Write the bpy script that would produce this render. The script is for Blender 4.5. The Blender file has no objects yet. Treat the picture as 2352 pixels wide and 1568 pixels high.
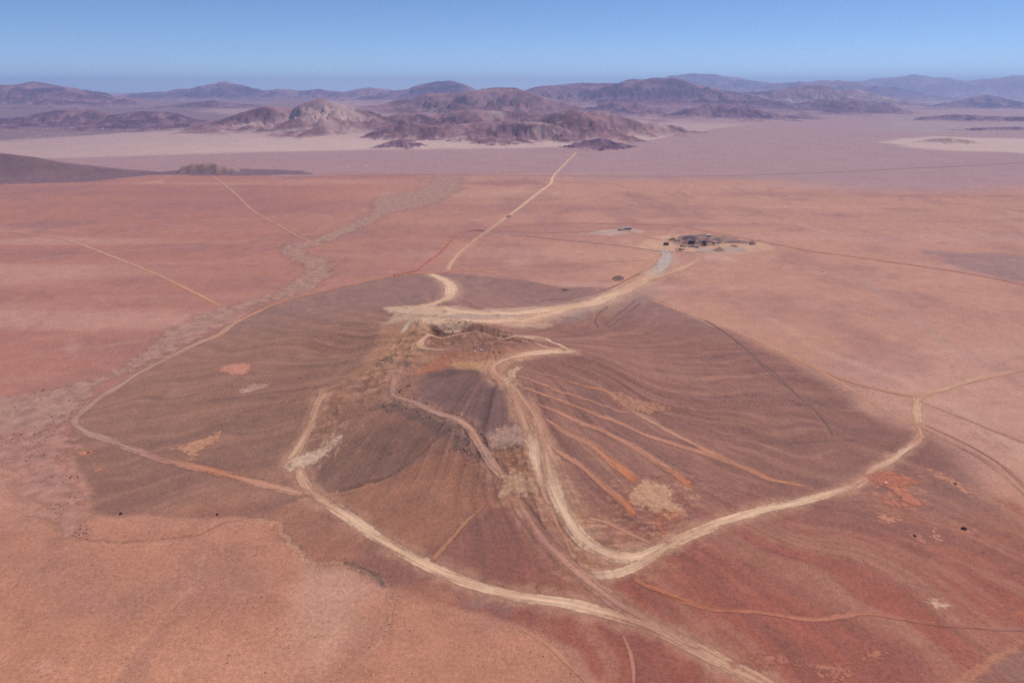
import bpy, math, random
import numpy as np
from mathutils import Vector

# ------------------------------------------------------------------ camera, sky, sun, exposure
SC = bpy.context.scene
HCAM = 300.0
PITCH = math.atan((784 - 200) / 1568.0)
SUN_EL = math.radians(61); SUN_AZ = math.radians(48)      # azimuth from +Y (view direction) towards +X
cam = bpy.data.cameras.new('camera'); cam.lens = 24; cam.sensor_width = 36
cam.clip_start = 1; cam.clip_end = 200000
camo = bpy.data.objects.new('camera', cam); SC.collection.objects.link(camo)
camo.location = (0, 0, HCAM); camo.rotation_euler = (math.pi / 2 - PITCH, 0, 0)
SC.camera = camo
world = bpy.data.worlds.new('World'); SC.world = world; world.use_nodes = True
wn = world.node_tree
sky = wn.nodes.new('ShaderNodeTexSky'); sky.sky_type = 'NISHITA'; sky.sun_disc = False
sky.sun_elevation = SUN_EL; sky.sun_rotation = SUN_AZ
sky.altitude = 3200; sky.air_density = 0.72; sky.dust_density = 0.0; sky.ozone_density = 7.0
wn.links.new(sky.outputs[0], wn.nodes['Background'].inputs[0])
wn.nodes['Background'].inputs[1].default_value = 0.108
sun = bpy.data.lights.new('sun', 'SUN'); sun.energy = 3.4; sun.angle = math.radians(0.5); sun.color = (1.0, 0.97, 0.94)
suno = bpy.data.objects.new('sun', sun); SC.collection.objects.link(suno)
sd = Vector((math.sin(SUN_AZ) * math.cos(SUN_EL), math.cos(SUN_AZ) * math.cos(SUN_EL), math.sin(SUN_EL)))
suno.rotation_euler = sd.to_track_quat('Z', 'Y').to_euler(); suno.location = (0, 0, 2000)
SC.view_settings.view_transform = 'Standard'; SC.view_settings.look = 'None'
SC.view_settings.exposure = 0.10; SC.view_settings.gamma = 1; SC.view_settings.use_curve_mapping = False
SC.render.engine = 'CYCLES'
SC.cycles.max_bounces = 4; SC.cycles.diffuse_bounces = 2; SC.cycles.volume_bounces = 2
SC.cycles.transparent_max_bounces = 24; SC.cycles.use_denoising = False; SC.cycles.denoising_prefilter = 'FAST'
HAZE_DENSITY = 5.0e-5
HAZE_COLOR = (0.46, 0.64, 1.0)

rng = np.random.default_rng(7); random.seed(7)
CP, SP = math.cos(PITCH), math.sin(PITCH)

# ------------------------------------------------------------------ noise
def _h(ix, iy, s):
    n = (ix.astype(np.int64) * 374761393 + iy.astype(np.int64) * 668265263 + s * 974634777) & 0xffffffff
    n = ((n ^ (n >> 13)) * 1274126177) & 0xffffffff
    n = n ^ (n >> 16)
    return (n & 0xffff).astype(np.float32) / 65535.0
def vnoise(x, y, s=0):
    x = np.asarray(x, float); y = np.asarray(y, float)
    ix = np.floor(x); iy = np.floor(y); fx = x - ix; fy = y - iy
    fx = fx * fx * (3 - 2 * fx); fy = fy * fy * (3 - 2 * fy)
    a = _h(ix, iy, s); b = _h(ix + 1, iy, s); c = _h(ix, iy + 1, s); d = _h(ix + 1, iy + 1, s)
    return (a * (1 - fx) + b * fx) * (1 - fy) + (c * (1 - fx) + d * fx) * fy
def fbm(x, y, o=4, s=0, g=0.5):
    t = 0; a = 1; n = 0
    for i in range(o):
        t = t + a * (vnoise(x, y, s + i) * 2 - 1); n += a
        x = x * 2.03 + 17.1; y = y * 2.03 - 9.7; a *= g
    return t / n
def ridged(x, y, o=5, s=0, g=0.5):
    t = 0; a = 1; n = 0
    for i in range(o):
        t = t + a * (1 - np.abs(vnoise(x, y, s + i) * 2 - 1)) ** 2; n += a
        x = x * 2.07 + 7.1; y = y * 2.07 + 3.7; a *= g
    return t / n
def sst(a, b, x):
    t = np.clip((x - a) / (b - a), 0, 1); return t * t * (3 - 2 * t)
def lin(c):
    c = np.array(c, float) / 255.0
    return np.where(c <= 0.04045, c / 12.92, ((c + 0.055) / 1.055) ** 2.4)

# ------------------------------------------------------------------ picture measure -> place in the world
def ray(px, py):
    dx = (np.asarray(px, float) - 1176) / 1568; dv = (784 - np.asarray(py, float)) / 1568
    return dx, CP + dv * SP, -SP + dv * CP
def at_z(px, py, z=0.0):
    dx, dy, dz = ray(px, py); t = (z - HCAM) / dz
    return np.array([t * dx, t * dy]).T
def at_d(px, py, D):
    dx, dy, dz = ray(px, py); t = D / dy
    return np.array([t * dx, D + 0 * t, HCAM + t * dz]).T

def seg_dist(x, y, P, vals=None):
    """distance to polyline P, optional values interpolated at the nearest point"""
    best = np.full(x.shape, 1e18); out = None if vals is None else np.zeros(x.shape)
    for i in range(len(P) - 1):
        ax, ay = P[i][0], P[i][1]; bx, by = P[i + 1][0], P[i + 1][1]
        vx, vy = bx - ax, by - ay; L = vx * vx + vy * vy + 1e-9
        t = np.clip(((x - ax) * vx + (y - ay) * vy) / L, 0, 1)
        d = (x - ax - t * vx) ** 2 + (y - ay - t * vy) ** 2
        m = d < best; best = np.where(m, d, best)
        if vals is not None: out = np.where(m, vals[i] * (1 - t) + vals[i + 1] * t, out)
    return (np.sqrt(best), out) if vals is not None else np.sqrt(best)
def seg_field(x, y, P, hv, f):
    """greatest value of f(height along the crest, distance) over the crest's pieces"""
    best = np.zeros(x.shape)
    for i in range(len(P) - 1):
        ax, ay = P[i][0], P[i][1]; vx, vy = P[i + 1][0] - ax, P[i + 1][1] - ay
        t = np.clip(((x - ax) * vx + (y - ay) * vy) / (vx * vx + vy * vy + 1e-9), 0, 1)
        best = np.maximum(best, f(hv[i] * (1 - t) + hv[i + 1] * t, np.hypot(x - ax - t * vx, y - ay - t * vy)))
    return best
def inside(x, y, P):
    c = np.zeros(x.shape, bool); n = len(P)
    for i in range(n):
        ax, ay = P[i]; bx, by = P[(i + 1) % n]
        if ay == by: continue
        m = ((ay > y) != (by > y)) & (x < (bx - ax) * (y - ay) / (by - ay) + ax); c ^= m
    return c
def sdist(x, y, P):
    """signed distance, positive inside"""
    d = seg_dist(x, y, list(P) + [P[0]])
    return np.where(inside(x, y, P), d, -d)
def sdist_box(x, y, P, margin):
    P = np.asarray(P); out = np.full(x.shape, -1e6)
    m = (x > P[:, 0].min() - margin) & (x < P[:, 0].max() + margin) & (y > P[:, 1].min() - margin) & (y < P[:, 1].max() + margin)
    if m.any(): out[m] = sdist(x[m], y[m], P)
    return out

# ------------------------------------------------------------------ terrain shape
TOE_PX = [(160,960),(230,900),(330,840),(430,790),(530,742),(600,702),(700,674),(850,642),(950,628),(1050,628),(1150,638),(1300,658),(1420,660),
          (1500,682),(1600,728),(1700,765),(1780,800),(1850,838),(1930,890),(2010,940),(2080,972),(2130,985),(2220,1050),(2300,1130),(2420,1220),(3100,1600),(2500,2100),
          (1500,2100),(1420,1640),(1330,1500),(1200,1440),(1050,1390),(950,1368),(890,1350),(870,1320),(800,1295),(720,1285),(650,1240),(640,1200),(600,1186),(450,1190),(200,1178),(188,1110),(160,1030)]
TOE = at_z([p[0] for p in TOE_PX], [p[1] for p in TOE_PX], 0.0)
def nodes(L):
    return [np.append(at_z(a, b, z * 0.64), z * 0.64) for a, b, z in L]
SPINES = [(nodes([(960,745,66),(1060,760,74),(1150,800,76),(1190,880,74),(1225,960,64),(1245,1040,52),(1265,1130,38),(1300,1210,24),(1370,1320,8)]), 150),
          (nodes([(1060,760,74),(1200,790,74),(1330,806,70),(1480,850,46),(1640,900,26),(1800,950,12)]), 130),
          (nodes([(1060,770,72),(960,800,64),(900,870,58),(820,960,44),(740,1040,24),(690,1110,10)]), 120),
          (nodes([(1190,900,72),(1130,1000,50),(1050,1090,32),(950,1160,18),(860,1220,7)]), 95),
          (nodes([(960,745,66),(860,760,50),(700,790,28),(560,830,12)]), 110),
          (nodes([(900,870,56),(760,890,40),(600,960,20),(450,1020,8)]), 110),
          (nodes([(1060,745,66),(1230,725,48),(1400,710,26),(1560,745,10)]), 130),
          (nodes([(1040,750,62),(1020,700,40),(1030,660,18)]), 120)]
SUMMIT = at_z(1130, 800, 46)
PIT_PX = [(985,765),(1050,761),(1110,764),(1150,768),(1185,778),(1245,802),(1200,803),(1100,804),(1000,802),(985,795)]
PIT = at_z([p[0] for p in PIT_PX], [p[1] for p in PIT_PX], 44)

ROUGH = [(at_z([830,900,960,1010,1000,950,900,830,790], [840,775,745,752,800,860,880,900,880], 42), 4.5, 16.0),
         (at_z([1255,1330,1420,1520,1480,1380,1310,1262], [1100,1180,1262,1250,1290,1320,1290,1180], 12), 2.2, 8.0),
         (at_z([1130,1215,1240,1250,1190,1150], [1030,1030,1090,1160,1150,1090], 26), 2.6, 8.0),
         (at_z([1000,1180,1250,1160,1040], [805,800,806,826,832], 48), 1.8, 9.0),
         (at_z([740,800,790,740], [900,880,960,1020], 25), 2.4, 9.0),
         (at_z([1240,1320,1420,1300,1180,1150], [1290,1380,1400,1400,1390,1300], 4), 1.8, 14.0)]
def base_h(x, y):
    r = np.hypot(x, y)
    h = 1.6 * fbm(x / 310, y / 310, 3, 3) * sst(0, 900, 1500 + 0 * r)
    h = h + 0.25 * fbm(x / 22, y / 22, 3, 9) * (1 - sst(450, 1000, r))
    m = (np.abs(x - 60) < 1000) & (y > 150) & (y < 1400)
    if m.any():
        X, Y = x[m], y[m]
        dt = sdist(X, Y, TOE)
        wx = X + 9 * fbm(X / 70, Y / 70, 3, 21); wy = Y + 9 * fbm(X / 70, Y / 70, 3, 22)
        acc = 0
        for N, W in SPINES:
            acc = acc + seg_field(wx, wy, N, [n[2] for n in N], lambda h_, d_: h_ * np.exp(-(d_ / W) ** 1.25)) ** 5
        hh = acc ** 0.2
        hh = hh * sst(-5, 150, dt)
        ang = np.arctan2(Y - SUMMIT[1], X - SUMMIT[0]); rad = np.hypot(X - SUMMIT[0], Y - SUMMIT[1])
        wp = 0.22 * fbm(X / 160, Y / 160, 3, 31)
        amp = sst(2, 22, hh) * (0.35 + 0.65 * sst(40, 160, rad)) * (1 - 0.5 * sst(60, 72, hh))
        ca, sa_ = np.cos(ang + wp), np.sin(ang + wp)
        g1 = ridged(ca * 3.6 + 20 + rad / 500, sa_ * 3.6 + 20, 2, 41)
        g2 = ridged(ca * 12 + 50 + rad / 260, sa_ * 12 + 50 - rad / 400, 3, 45)
        hh = hh + amp * (5.0 * (g1 - 0.6) + 2.6 * (g2 - 0.55) + 0.5 * (ridged(ca * 30 + 80 + rad / 200, sa_ * 30 + 80, 3, 48) - 0.5)) + 0.5 * fbm(X / 14, Y / 14, 3, 51) * sst(1, 12, hh)
        for PG, am, sc in ROUGH:
            q = sdist_box(X, Y, PG, 20); hh = hh + am * sst(-6, 10, q) * (ridged(X / sc, Y / sc, 4, 55, 0.55) - 0.5)
        dp = sdist_box(X + 2.5 * fbm(X / 7, Y / 7, 2, 61), Y + 2.5 * fbm(X / 7, Y / 7, 2, 62), PIT, 30)
        hh = hh - sst(-1, 14, dp) * (9 + 2.2 * ridged(X / 9, Y / 9, 4, 63))
        h[m] = h[m] + hh
    return h

def on_ground(px, py, hf=base_h):
    px = np.asarray(px, float); py = np.asarray(py, float); shp = px.shape
    px = px.ravel(); py = py.ravel()
    dx, dy, dz = ray(px, py); z = np.zeros(px.shape)
    for k in range(13):
        t = (z - HCAM) / dz
        z = z + 0.85 * (hf(t * dx, t * dy) - z)
    t = (z - HCAM) / dz
    return np.array([t * dx, t * dy]).T.reshape(shp + (2,)), t

# distant ranges: crest nodes (column, row) in the 2352x1568 measure, distance in metres, slope reach
RANGES = [
 ('pale',  21500, [(1480,185),(1540,173),(1600,168),(1680,176),(1760,189)], 3.2),
 ('pale',  22000, [(1960,188),(2010,180),(2090,172),(2160,178),(2210,184),(2280,178),(2352,171),(2450,176)], 3.4),
 ('far',   19000, [(1730,206),(1790,191),(1860,186),(1930,183),(1990,190),(2060,201),(2120,212)], 2.6),
 ('far',   14500, [(280,219),(330,213),(380,210),(430,203),(470,196),(515,187),(550,193),(590,208),(640,204),(690,209),(735,205),(770,210),(800,212),(825,206),(860,202),(900,207),(930,204),(970,206)], 2.6),
 ('far',   13500, [(930,212),(960,199),(985,189),(1010,184),(1035,186),(1060,194),(1090,207),(1130,216)], 2.6),
 ('red',   13000, [(1690,216),(1780,206),(1850,197),(1890,197),(1930,207),(1970,205),(2050,224)], 2.4),
 ('dark',  11500, [(1190,214),(1230,204),(1290,193),(1350,190),(1420,192),(1450,183),(1500,178),(1550,181),(1600,190),(1640,198),(1700,212),(1760,226),(1800,236)], 3.0),
 ('dark',  10500, [(-120,215),(-50,203),(0,196),(70,188),(130,197),(190,211),(260,222),(330,228),(400,240),(440,246)], 3.2),
 ('dark',  9200,  [(1820,237),(1870,231),(1910,229),(1970,230),(2030,240),(2090,254)], 2.3),
 ('dark',  9000,  [(380,243),(430,237),(490,231),(550,238),(600,246)], 2.4),
 ('blue',  11200, [(2180,235),(2220,226),(2265,217),(2310,228),(2352,235)], 2.2),
 ('red',   8000,  [(860,246),(900,236),(960,222),(1000,215),(1060,213),(1100,203),(1150,201),(1200,210),(1260,225),(1330,243),(1370,252)], 2.7),
 ('dark',  6900,  [(1540,262),(1580,250),(1620,240),(1680,238),(1720,248),(1770,258),(1830,266),(1885,273)], 2.1),
 ('dark',  7700,  [(1390,240),(1430,233),(1470,240),(1530,250)], 2.0),
 ('dark',  5900,  [(-90,280),(-20,274),(50,268),(120,252),(180,249),(235,254),(260,264),(330,254),(390,258),(430,270)], 2.5),
 ('red',   5600,  [(430,288),(480,276),(530,270),(565,255),(610,243),(650,247),(690,240),(738,224),(780,236),(830,252),(870,270)], 2.3),
 ('red',   5600,  [(850,272),(930,258),(1000,262),(1080,252),(1180,256),(1240,262)], 2.0),
 ('red',   5000,  [(1230,268),(1300,253),(1370,257),(1430,266),(1500,281),(1570,292)], 2.1),
 ('red',   4500,  [(845,306),(890,290),(940,285),(1000,288),(1060,284),(1120,277),(1180,279),(1240,292)], 1.9),
 ('red',   4350,  [(1110,290),(1170,282),(1230,278),(1290,294)], 1.8),
 ('dark',  3750,  [(885,328),(925,318),(965,329)], 1.7),
 ('red',   3950,  [(1080,326),(1130,312),(1170,322)], 1.8),
 ('dark',  3760,  [(1320,327),(1380,318),(1430,328)], 1.9),
 ('dark',  6700,  [(2110,269),(2180,264),(2210,262),(2280,267),(2352,268)], 1.8),
 ('dark',  5200,  [(2150,300),(2240,293),(2352,291),(2450,293)], 1.8),
 ('dark',  4000,  [(2240,333),(2275,325),(2315,315),(2360,323),(2420,335)], 2.0),
 ('sand',  4100,  [(2070,328),(2130,318),(2190,316),(2240,323)], 1.9),
 ('slope', 2620,  [(-260,345),(-120,348),(0,352),(60,359),(120,372),(200,384),(300,392),(380,396)], 1.5),
 ('mesa',  2620,  [(425,380),(452,373),(490,373),(515,380),(533,384)], 0.95),
]
RN = []
for kind, D, pts, W in RANGES:
    P = at_d([p[0] for p in pts], [p[1] for p in pts], float(D))
    if kind not in ('mesa', 'slope'):
        q_ = np.linspace(0, len(P) - 1, (len(P) - 1) * 4 + 1); P = np.array([np.interp(q_, np.arange(len(P)), P[:, c_]) for c_ in range(3)]).T
        jn = fbm(P[:, 0] / (0.022 * D), P[:, 0] * 0 + D / 77.0, 3, 6, 0.6); P[:, 2] *= 1 + 0.085 * jn * np.minimum(1, np.minimum(q_, q_[-1] - q_) + .3)
    j = 0.05 * D * fbm(P[:, 0] / (0.1 * D), P[:, 0] * 0 + D / 100.0, 2, 5)
    if kind not in ('mesa', 'slope'):
        s = (D + j) / D; P = np.array([P[:, 0] * s, P[:, 1] * s, HCAM + (P[:, 2] - HCAM) * s]).T
    RN.append((kind, P, W))
SP_ = []
_r = np.random.default_rng(12)
for kind, P, W in RN:
    L_ = []
    if kind not in ('mesa', 'slope'):
        for i in range(0, len(P), 2):
            for side in (0,):
                t_ = _r.uniform(-.9, .9); j = min(max(i + (1 if t_ > 0 else -1), 0), len(P) - 1); p = P[i] + (P[j] - P[i]) * abs(t_)
                ln = p[2] * W * _r.uniform(1.5, 2.6); an = _r.uniform(-.75, .75); Q_ = [p * np.array([1, 1, .86])]
                for f_, h_ in ((.3, .66), (.62, .36), (1.0, .10)):
                    an += _r.uniform(-.3, .3); q_ = Q_[-1]; st_ = ln * (f_ - (0, .3, .62)[len(Q_) - 1])
                    Q_.append(np.array([q_[0] + math.sin(an) * st_, q_[1] - math.cos(an) * st_, p[2] * h_ * _r.uniform(.8, 1.15)]))
                L_.append(np.array(Q_))
    SP_.append(L_)
def PED(X, Y):
    return 75 * sst(4400, 10500, Y + 500 * fbm(X / 1500, Y / 1500, 3, 79)) * (1 - sst(0.26, 0.42, X / Y))
def mtn_h(x, y):
    """height of the distant ranges, index of the one that rules, relative height"""
    out = np.zeros(x.shape); idx = np.full(x.shape, -1, int); RGN = np.full(x.shape, 0.5); mtn_h.rg = RGN
    far = y > 1450
    if not far.any(): return out, idx
    X, Y = x[far], y[far]; o = PED(X, Y); ii = np.full(X.shape, -1, int); rr = np.full(X.shape, 0.5)
    for k, (kind, P, W) in enumerate(RN):
        hm = P[:, 2].max(); R = hm * W * 6.0 + 100
        m = (X > P[:, 0].min() - R) & (X < P[:, 0].max() + R) & (Y > P[:, 1].min() - R) & (Y < P[:, 1].max() + R)
        if not m.any(): continue
        A, B = X[m], Y[m]; L = max(hm * 2.6, 60)
        if kind == 'mesa':
            wx = A + 6 * fbm(A / 20, B / 20, 3, 70); wy = B + 6 * fbm(A / 20, B / 20, 3, 71)
            d, hs = seg_dist(wx, wy, P, P[:, 2])
            hh = hs * (1 - sst(3, 40, d)) * (0.98 + 0.16 * fbm(A / 16, B / 40, 3, 72))
        elif kind == 'slope':
            hh = seg_field(A + 20 * fbm(A / 90, B / 90, 3, 73), B, P, P[:, 2], lambda h_, d_: h_ * np.exp(-(d_ / (h_ * W + 40)) ** 1.5)) * (1 + .05 * fbm(A / 60, B / 60, 3, 74))
        else:
            wx = A + 0.16 * L * fbm(A / L, B / L, 4, 70 + k) ; wy = B + 0.3 * L * fbm(A / L + 40, B / L, 4, 71 + k)
            d, hs = seg_dist(wx, wy, P, P[:, 2]); hs = np.maximum(hs, 0.2 * hm); q = d / (hs * W * 1.7 + 1)
            hh = hs * np.exp(-(d / (hs * W * 1.15 + 1)) ** 1.15)
            for Sp in SP_[k]:
                hh = np.maximum(hh, seg_field(wx, wy, Sp, Sp[:, 2], lambda h_, d_: h_ * np.exp(-(d_ / (h_ * W * 0.5 + 0.10 * hm)) ** 1.2)))
            rg = ridged(A / (L * 0.62) , B / (L * 0.62), 5, 80 + k, 0.5)
            rg2 = ridged(A / (L * 0.2), B / (L * 0.26), 4, 90 + k, 0.6)
            hh = hh * (1 + np.minimum(1.4 * (rg - 0.62) + 1.3 * (rg2 - 0.58), 0.12) * sst(0.03, 0.45, q)) + hs * 0.025 * (rg - 0.5)
            ped = PED(A, B); hh = ped + hh * (1 - np.minimum(ped / (hs + 1), 0.8))
        hh = np.maximum(hh, 0)
        mo = o[m]; mi = ii[m]
        b = hh > mo
        if kind not in ('mesa', 'slope'):
            r0 = rr[m]; rr[m] = np.where(b, 0.6 * rg + 0.4 * rg2, r0)
        o[m] = np.where(b, hh, mo) + 0.0
        ii[m] = np.where(b & (hh > PED(A, B) + 6), k, mi)
    out[far] = o; idx[far] = ii; RGN[far] = rr
    return out, idx

# ------------------------------------------------------------------ routes (column, row, width) in the 2352x1568 measure
R = {}
PALE = (220,177,143); BEIGE = (206,159,127); TAN = (192,140,113); ORNG = (190,126,94); BRN = (174,122,102); GREYR = (188,162,146); PINKB = (180,136,116)
R['loop_far'] = ('dirt_road', 'thin orange dirt road skirting the far left foot of the mined hill', [(1110,620,5),(1040,624,6),(985,628,6),(940,629,6),(870,640,6),(760,664,6),(700,678,7),(650,692,8),(600,712,9),(540,742,9),(500,770,11),(440,795,12),(340,845,12),(280,882,13),(220,922,14),(185,950,14),(174,970,15),(195,990,15),(260,1014,14),(330,1040,14),(420,1065,15),(500,1084,15),(580,1106,16),(640,1121,17),(700,1133,18)], [ORNG,ORNG,ORNG,ORNG,ORNG,ORNG,TAN,TAN,PINKB,PINKB,PINKB,PINKB,PINKB,BRN,ORNG,TAN,TAN])
R['main_front'] = ('dirt_road', 'wide pale dirt road sweeping across the foreground below the hill', [(690,1130,13.8),(720,1137,16.3),(750,1155,18.1),(800,1184,19.8),(840,1214,19.8),(880,1241,20.6),(940,1275,21.5),(1000,1307,21.5),(1060,1332,22.4),(1120,1352,23.2),(1180,1367,24.1),(1240,1376,24.1),(1310,1386,23.2),(1370,1401,22.4),(1420,1414,22.4),(1480,1434,22.4),(1540,1461,24.1),(1600,1490,27.5),(1680,1532,31),(1740,1562,32.7),(1820,1610,36.1),(1950,1690,37.8)], [TAN,TAN,BEIGE,PALE,PALE,BEIGE,PALE,BEIGE,PALE,BEIGE,PALE,PALE,BEIGE,TAN,TAN,TAN,BEIGE,TAN,BEIGE,TAN])
R['ridge_main'] = ('haul_road', 'pale haul road descending the front ridge between drill strips', [(1178,885,10.2),(1205,920,12.8),(1232,958,15.3),(1247,1005,17),(1256,1060,20.4),(1270,1115,25.5),(1285,1150,27.2),(1305,1190,27.2),(1335,1232,27.2),(1375,1262,25.5),(1420,1278,23.8),(1465,1277,22.1),(1500,1265,20.4),(1540,1247,18.7)], [BEIGE,TAN,TAN,TAN,BEIGE,PALE,PALE,PALE,PALE,BEIGE,PALE,PALE,PALE])
R['ridge_west'] = ('haul_road', 'straight pale track down the ridge crest, left of the haul road', [(1160,878,12),(1172,895,14),(1190,930,17),(1205,970,20),(1218,1005,24),(1228,1030,26),(1230,1055,20),(1236,1090,16),(1252,1140,14),(1268,1165,10)], [BEIGE,TAN,TAN,BEIGE,PALE,PALE,TAN,TAN])
R['east_road'] = ('dirt_road', 'pale dirt road running right and bending up around the hill foot', [(1530,1250,18.7),(1560,1238,20.4),(1640,1206,20.4),(1720,1181,20.4),(1800,1161,20.4),(1880,1141,15.3),(1950,1119,14.4),(1980,1104,14.4),(2003,1083,15.3),(2040,1060,13.6),(2080,1034,11.9),(2106,1012,11),(2114,994,10.2),(2104,976,9.3),(2060,955,8.5),(2000,921,8.5),(1920,873,7.6),(1850,836,7.6),(1780,801,6.8),(1700,765,6),(1620,735,5.1),(1560,713,5.1),(1500,690,4.2)], [BEIGE,BEIGE,PALE,PALE,TAN,TAN,PALE,TAN,TAN,TAN,TAN,TAN,TAN,TAN,TAN])
R['lower_loop'] = ('dirt_track', 'curved brown track joining the lower ridge roads', [(1570,1238,16),(1500,1278,16),(1460,1302,16),(1420,1316,18),(1375,1322,18),(1335,1314,14),(1300,1290,10)], [BEIGE,BEIGE,PALE,PALE,TAN,BRN])
R['pad_down'] = ('dirt_road', 'brown dirt road dropping from the lower drill pad to the bottom junction', [(1186,1148,18),(1205,1175,21.6),(1232,1215,22.5),(1262,1252,22.5),(1310,1300,22.5),(1370,1350,22.5),(1430,1392,22.5),(1500,1430,21.6),(1560,1465,19.8),(1620,1495,14.4)], [TAN,BRN,BRN,TAN,BRN,TAN,TAN])
R['bench_road'] = ('bench_road', 'pinkish bench road cut into the left side of the front ridge', [(908,862,10),(902,885,12),(903,908,14),(935,918,13),(985,938,13),(1040,958,14),(1070,975,15),(1095,1005,16),(1115,1040,17),(1132,1068,18),(1155,1092,18)], [BRN,PINKB,PINKB,PINKB,TAN,PINKB,TAN])
R['west_spur_up'] = ('dirt_road', 'short dirt road climbing the left spur above the grey pad', [(742,900,13.8),(730,930,13.8),(712,975,15),(693,1015,15),(672,1048,17.5),(665,1060,17.5)], [BEIGE,TAN,BEIGE,BEIGE])
R['west_spur_down'] = ('dirt_road', 'short pale dirt road linking the grey pad to the front road', [(688,1062,18),(690,1085,20),(700,1112,18),(722,1138,17)], [TAN,BEIGE,TAN])
R['north_road'] = ('dirt_road', 'pale winding road descending the far side of the hill', [(985,629,10.3),(1010,638,12.6),(1030,650,17.2),(1036,668,18.4),(1028,684,17.2),(1000,697,16.1),(955,712,18.4)], [PALE,PALE,PALE,BEIGE,PALE])
R['haul_north'] = ('haul_road', 'broad pale haul road from the hilltop hub to the crushing plant', [(940,716,29),(1000,709,20.3),(1060,716,20.3),(1140,719,23.2),(1220,716,29),(1300,706,31.9),(1360,696,31.9),(1400,680,29),(1440,662,26.1),(1485,641,23.2),(1510,622,20.3),(1526,604,18.8),(1530,588,18.8),(1527,572,18.8)], [PALE,PALE,PALE,PALE,BEIGE,PALE,BEIGE,BEIGE,GREYR,GREYR,GREYR])
R['haul_south'] = ('haul_road', 'pale loop of haul road merging from the hub below the broad one', [(960,735,18),(1010,748,21),(1070,744,21),(1150,738,22.5),(1240,726,21),(1310,708,18)], [PALE,PALE,PALE,BEIGE,PALE])
R['pit_loop'] = ('dirt_track', 'narrow pale track circling the rim of the open pit', [(1325,806,5),(1300,800,7),(1270,787,7),(1245,776,7),(1180,772,4),(1100,765,3),(1060,759,4),(1020,757,8),(985,767,11),(967,783,13),(968,796,12),(1000,803,7),(1040,803,5)], [PALE,PALE,PALE,PALE,TAN,TAN,BEIGE,BEIGE,BEIGE,TAN])
R['pit_ramp'] = ('dirt_track', 'brown ramp track dropping along the right edge of the pit', [(1145,768,3),(1180,777,5),(1215,788,8),(1260,800,11),(1300,805,10)], [TAN,TAN,TAN,BEIGE])
R['top_road'] = ('haul_road', 'pale road crossing the hilltop below the open pit', [(1325,807,9),(1270,808,13),(1220,812,14),(1180,819,14),(1150,830,15),(1132,845,18),(1145,865,22),(1165,880,20)], [BEIGE,PALE,BEIGE,BEIGE,TAN,TAN])
R['far_road'] = ('dirt_road', 'straight pale road running away across the plain to the far highway', [(1030,620,5.8),(1035,606,5.8),(1060,577,5.8),(1100,545,5.8),(1130,524,5),(1170,495,5),(1210,464,4.3),(1245,437,4.3),(1264,423,4.3),(1272,404,3.6),(1295,380,2.5),(1325,350,1.8)], [BEIGE,BEIGE,TAN,BEIGE,PALE,PALE,PALE,BEIGE])
R['plant_link'] = ('dirt_track', 'thin pale track crossing the flat between road and plant', [(1060,622,3),(1110,618,4),(1200,610,4),(1350,603,4),(1500,597,4)], [TAN,TAN,TAN])
R['hill_link'] = ('dirt_track', 'faint track slanting along the far hill foot', [(1045,608,3),(1075,620,4),(1120,624,4),(1160,634,4),(1230,648,3),(1310,664,2.5)], [TAN,TAN,TAN])
R['plant_south'] = ('dirt_track', 'tan track curving from the plant to the haul road bend', [(1612,588,7),(1598,600,9),(1570,615,9),(1530,630,8),(1490,646,7)], [TAN,BEIGE,TAN])
R['plant_west'] = ('dirt_track', 'worn double track left of the haul road near the plant', [(1520,582,6),(1500,604,7),(1470,626,7),(1440,645,8),(1420,664,7)], [TAN,TAN,TAN])
R['camp_link'] = ('dirt_track', 'pale track from the site camp to the crushing plant', [(1360,536,4),(1400,530,10),(1440,530,9),(1480,540,8),(1520,552,10)], [GREYR,(196,164,140),TAN,TAN])
R['grey_line_a'] = ('dirt_track', 'thin grey track from the road crossing to the plant entrance', [(1110,533,5),(1160,537,3),(1250,547,2.4),(1400,562,2.4),(1520,577,3),(1620,580,3)], [GREYR,(150,112,104),(150,112,104),(150,112,104)])
R['grey_line_b'] = ('dirt_track', 'faint grey track from the road crossing to the camp', [(1110,531,3),(1250,534,2),(1370,532,3)], [(166,124,112),(166,124,112),(166,124,112)])
R['west_line_a'] = ('dirt_track', 'straight thin orange track on the left plain ending at the wash', [(20,532,1.5),(130,546,2.5),(180,560,4),(260,590,4.5),(350,626,5),(430,664,6),(506,702,6)], [TAN,(200,146,118),(200,146,116),(198,140,108),(196,136,104)])
R['west_line_b'] = ('dirt_track', 'faint far track crossing the plain toward the dark mesa', [(490,405,1.8),(540,445,2),(580,483,2.4),(640,518,2.4),(700,550,2.4),(780,575,2)], [(190,146,132),(190,142,122),(190,138,116),TAN])
R['right_fork'] = ('dirt_road', 'tan dirt road coming in from the right edge to the fork', [(2500,812,9),(2352,849,10),(2250,870,11),(2180,889,12),(2130,905,13),(2110,915,15),(2104,940,15),(2107,975,14)], [TAN,TAN,BEIGE,TAN,BEIGE,BEIGE])
R['right_up'] = ('dirt_road', 'thin orange road running up from the fork beside the hill foot', [(2115,912,10),(2080,908,9),(2040,900,8),(1960,880,7),(1900,858,7),(1850,834,7),(1790,803,6)], [TAN,ORNG,ORNG,TAN])
R['right_down'] = ('dirt_track', 'faint track running from the fork to the right edge', [(2110,920,6),(2200,955,6),(2280,988,6),(2352,1016,6),(2500,1080,6)], [TAN,BRN,TAN])
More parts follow.
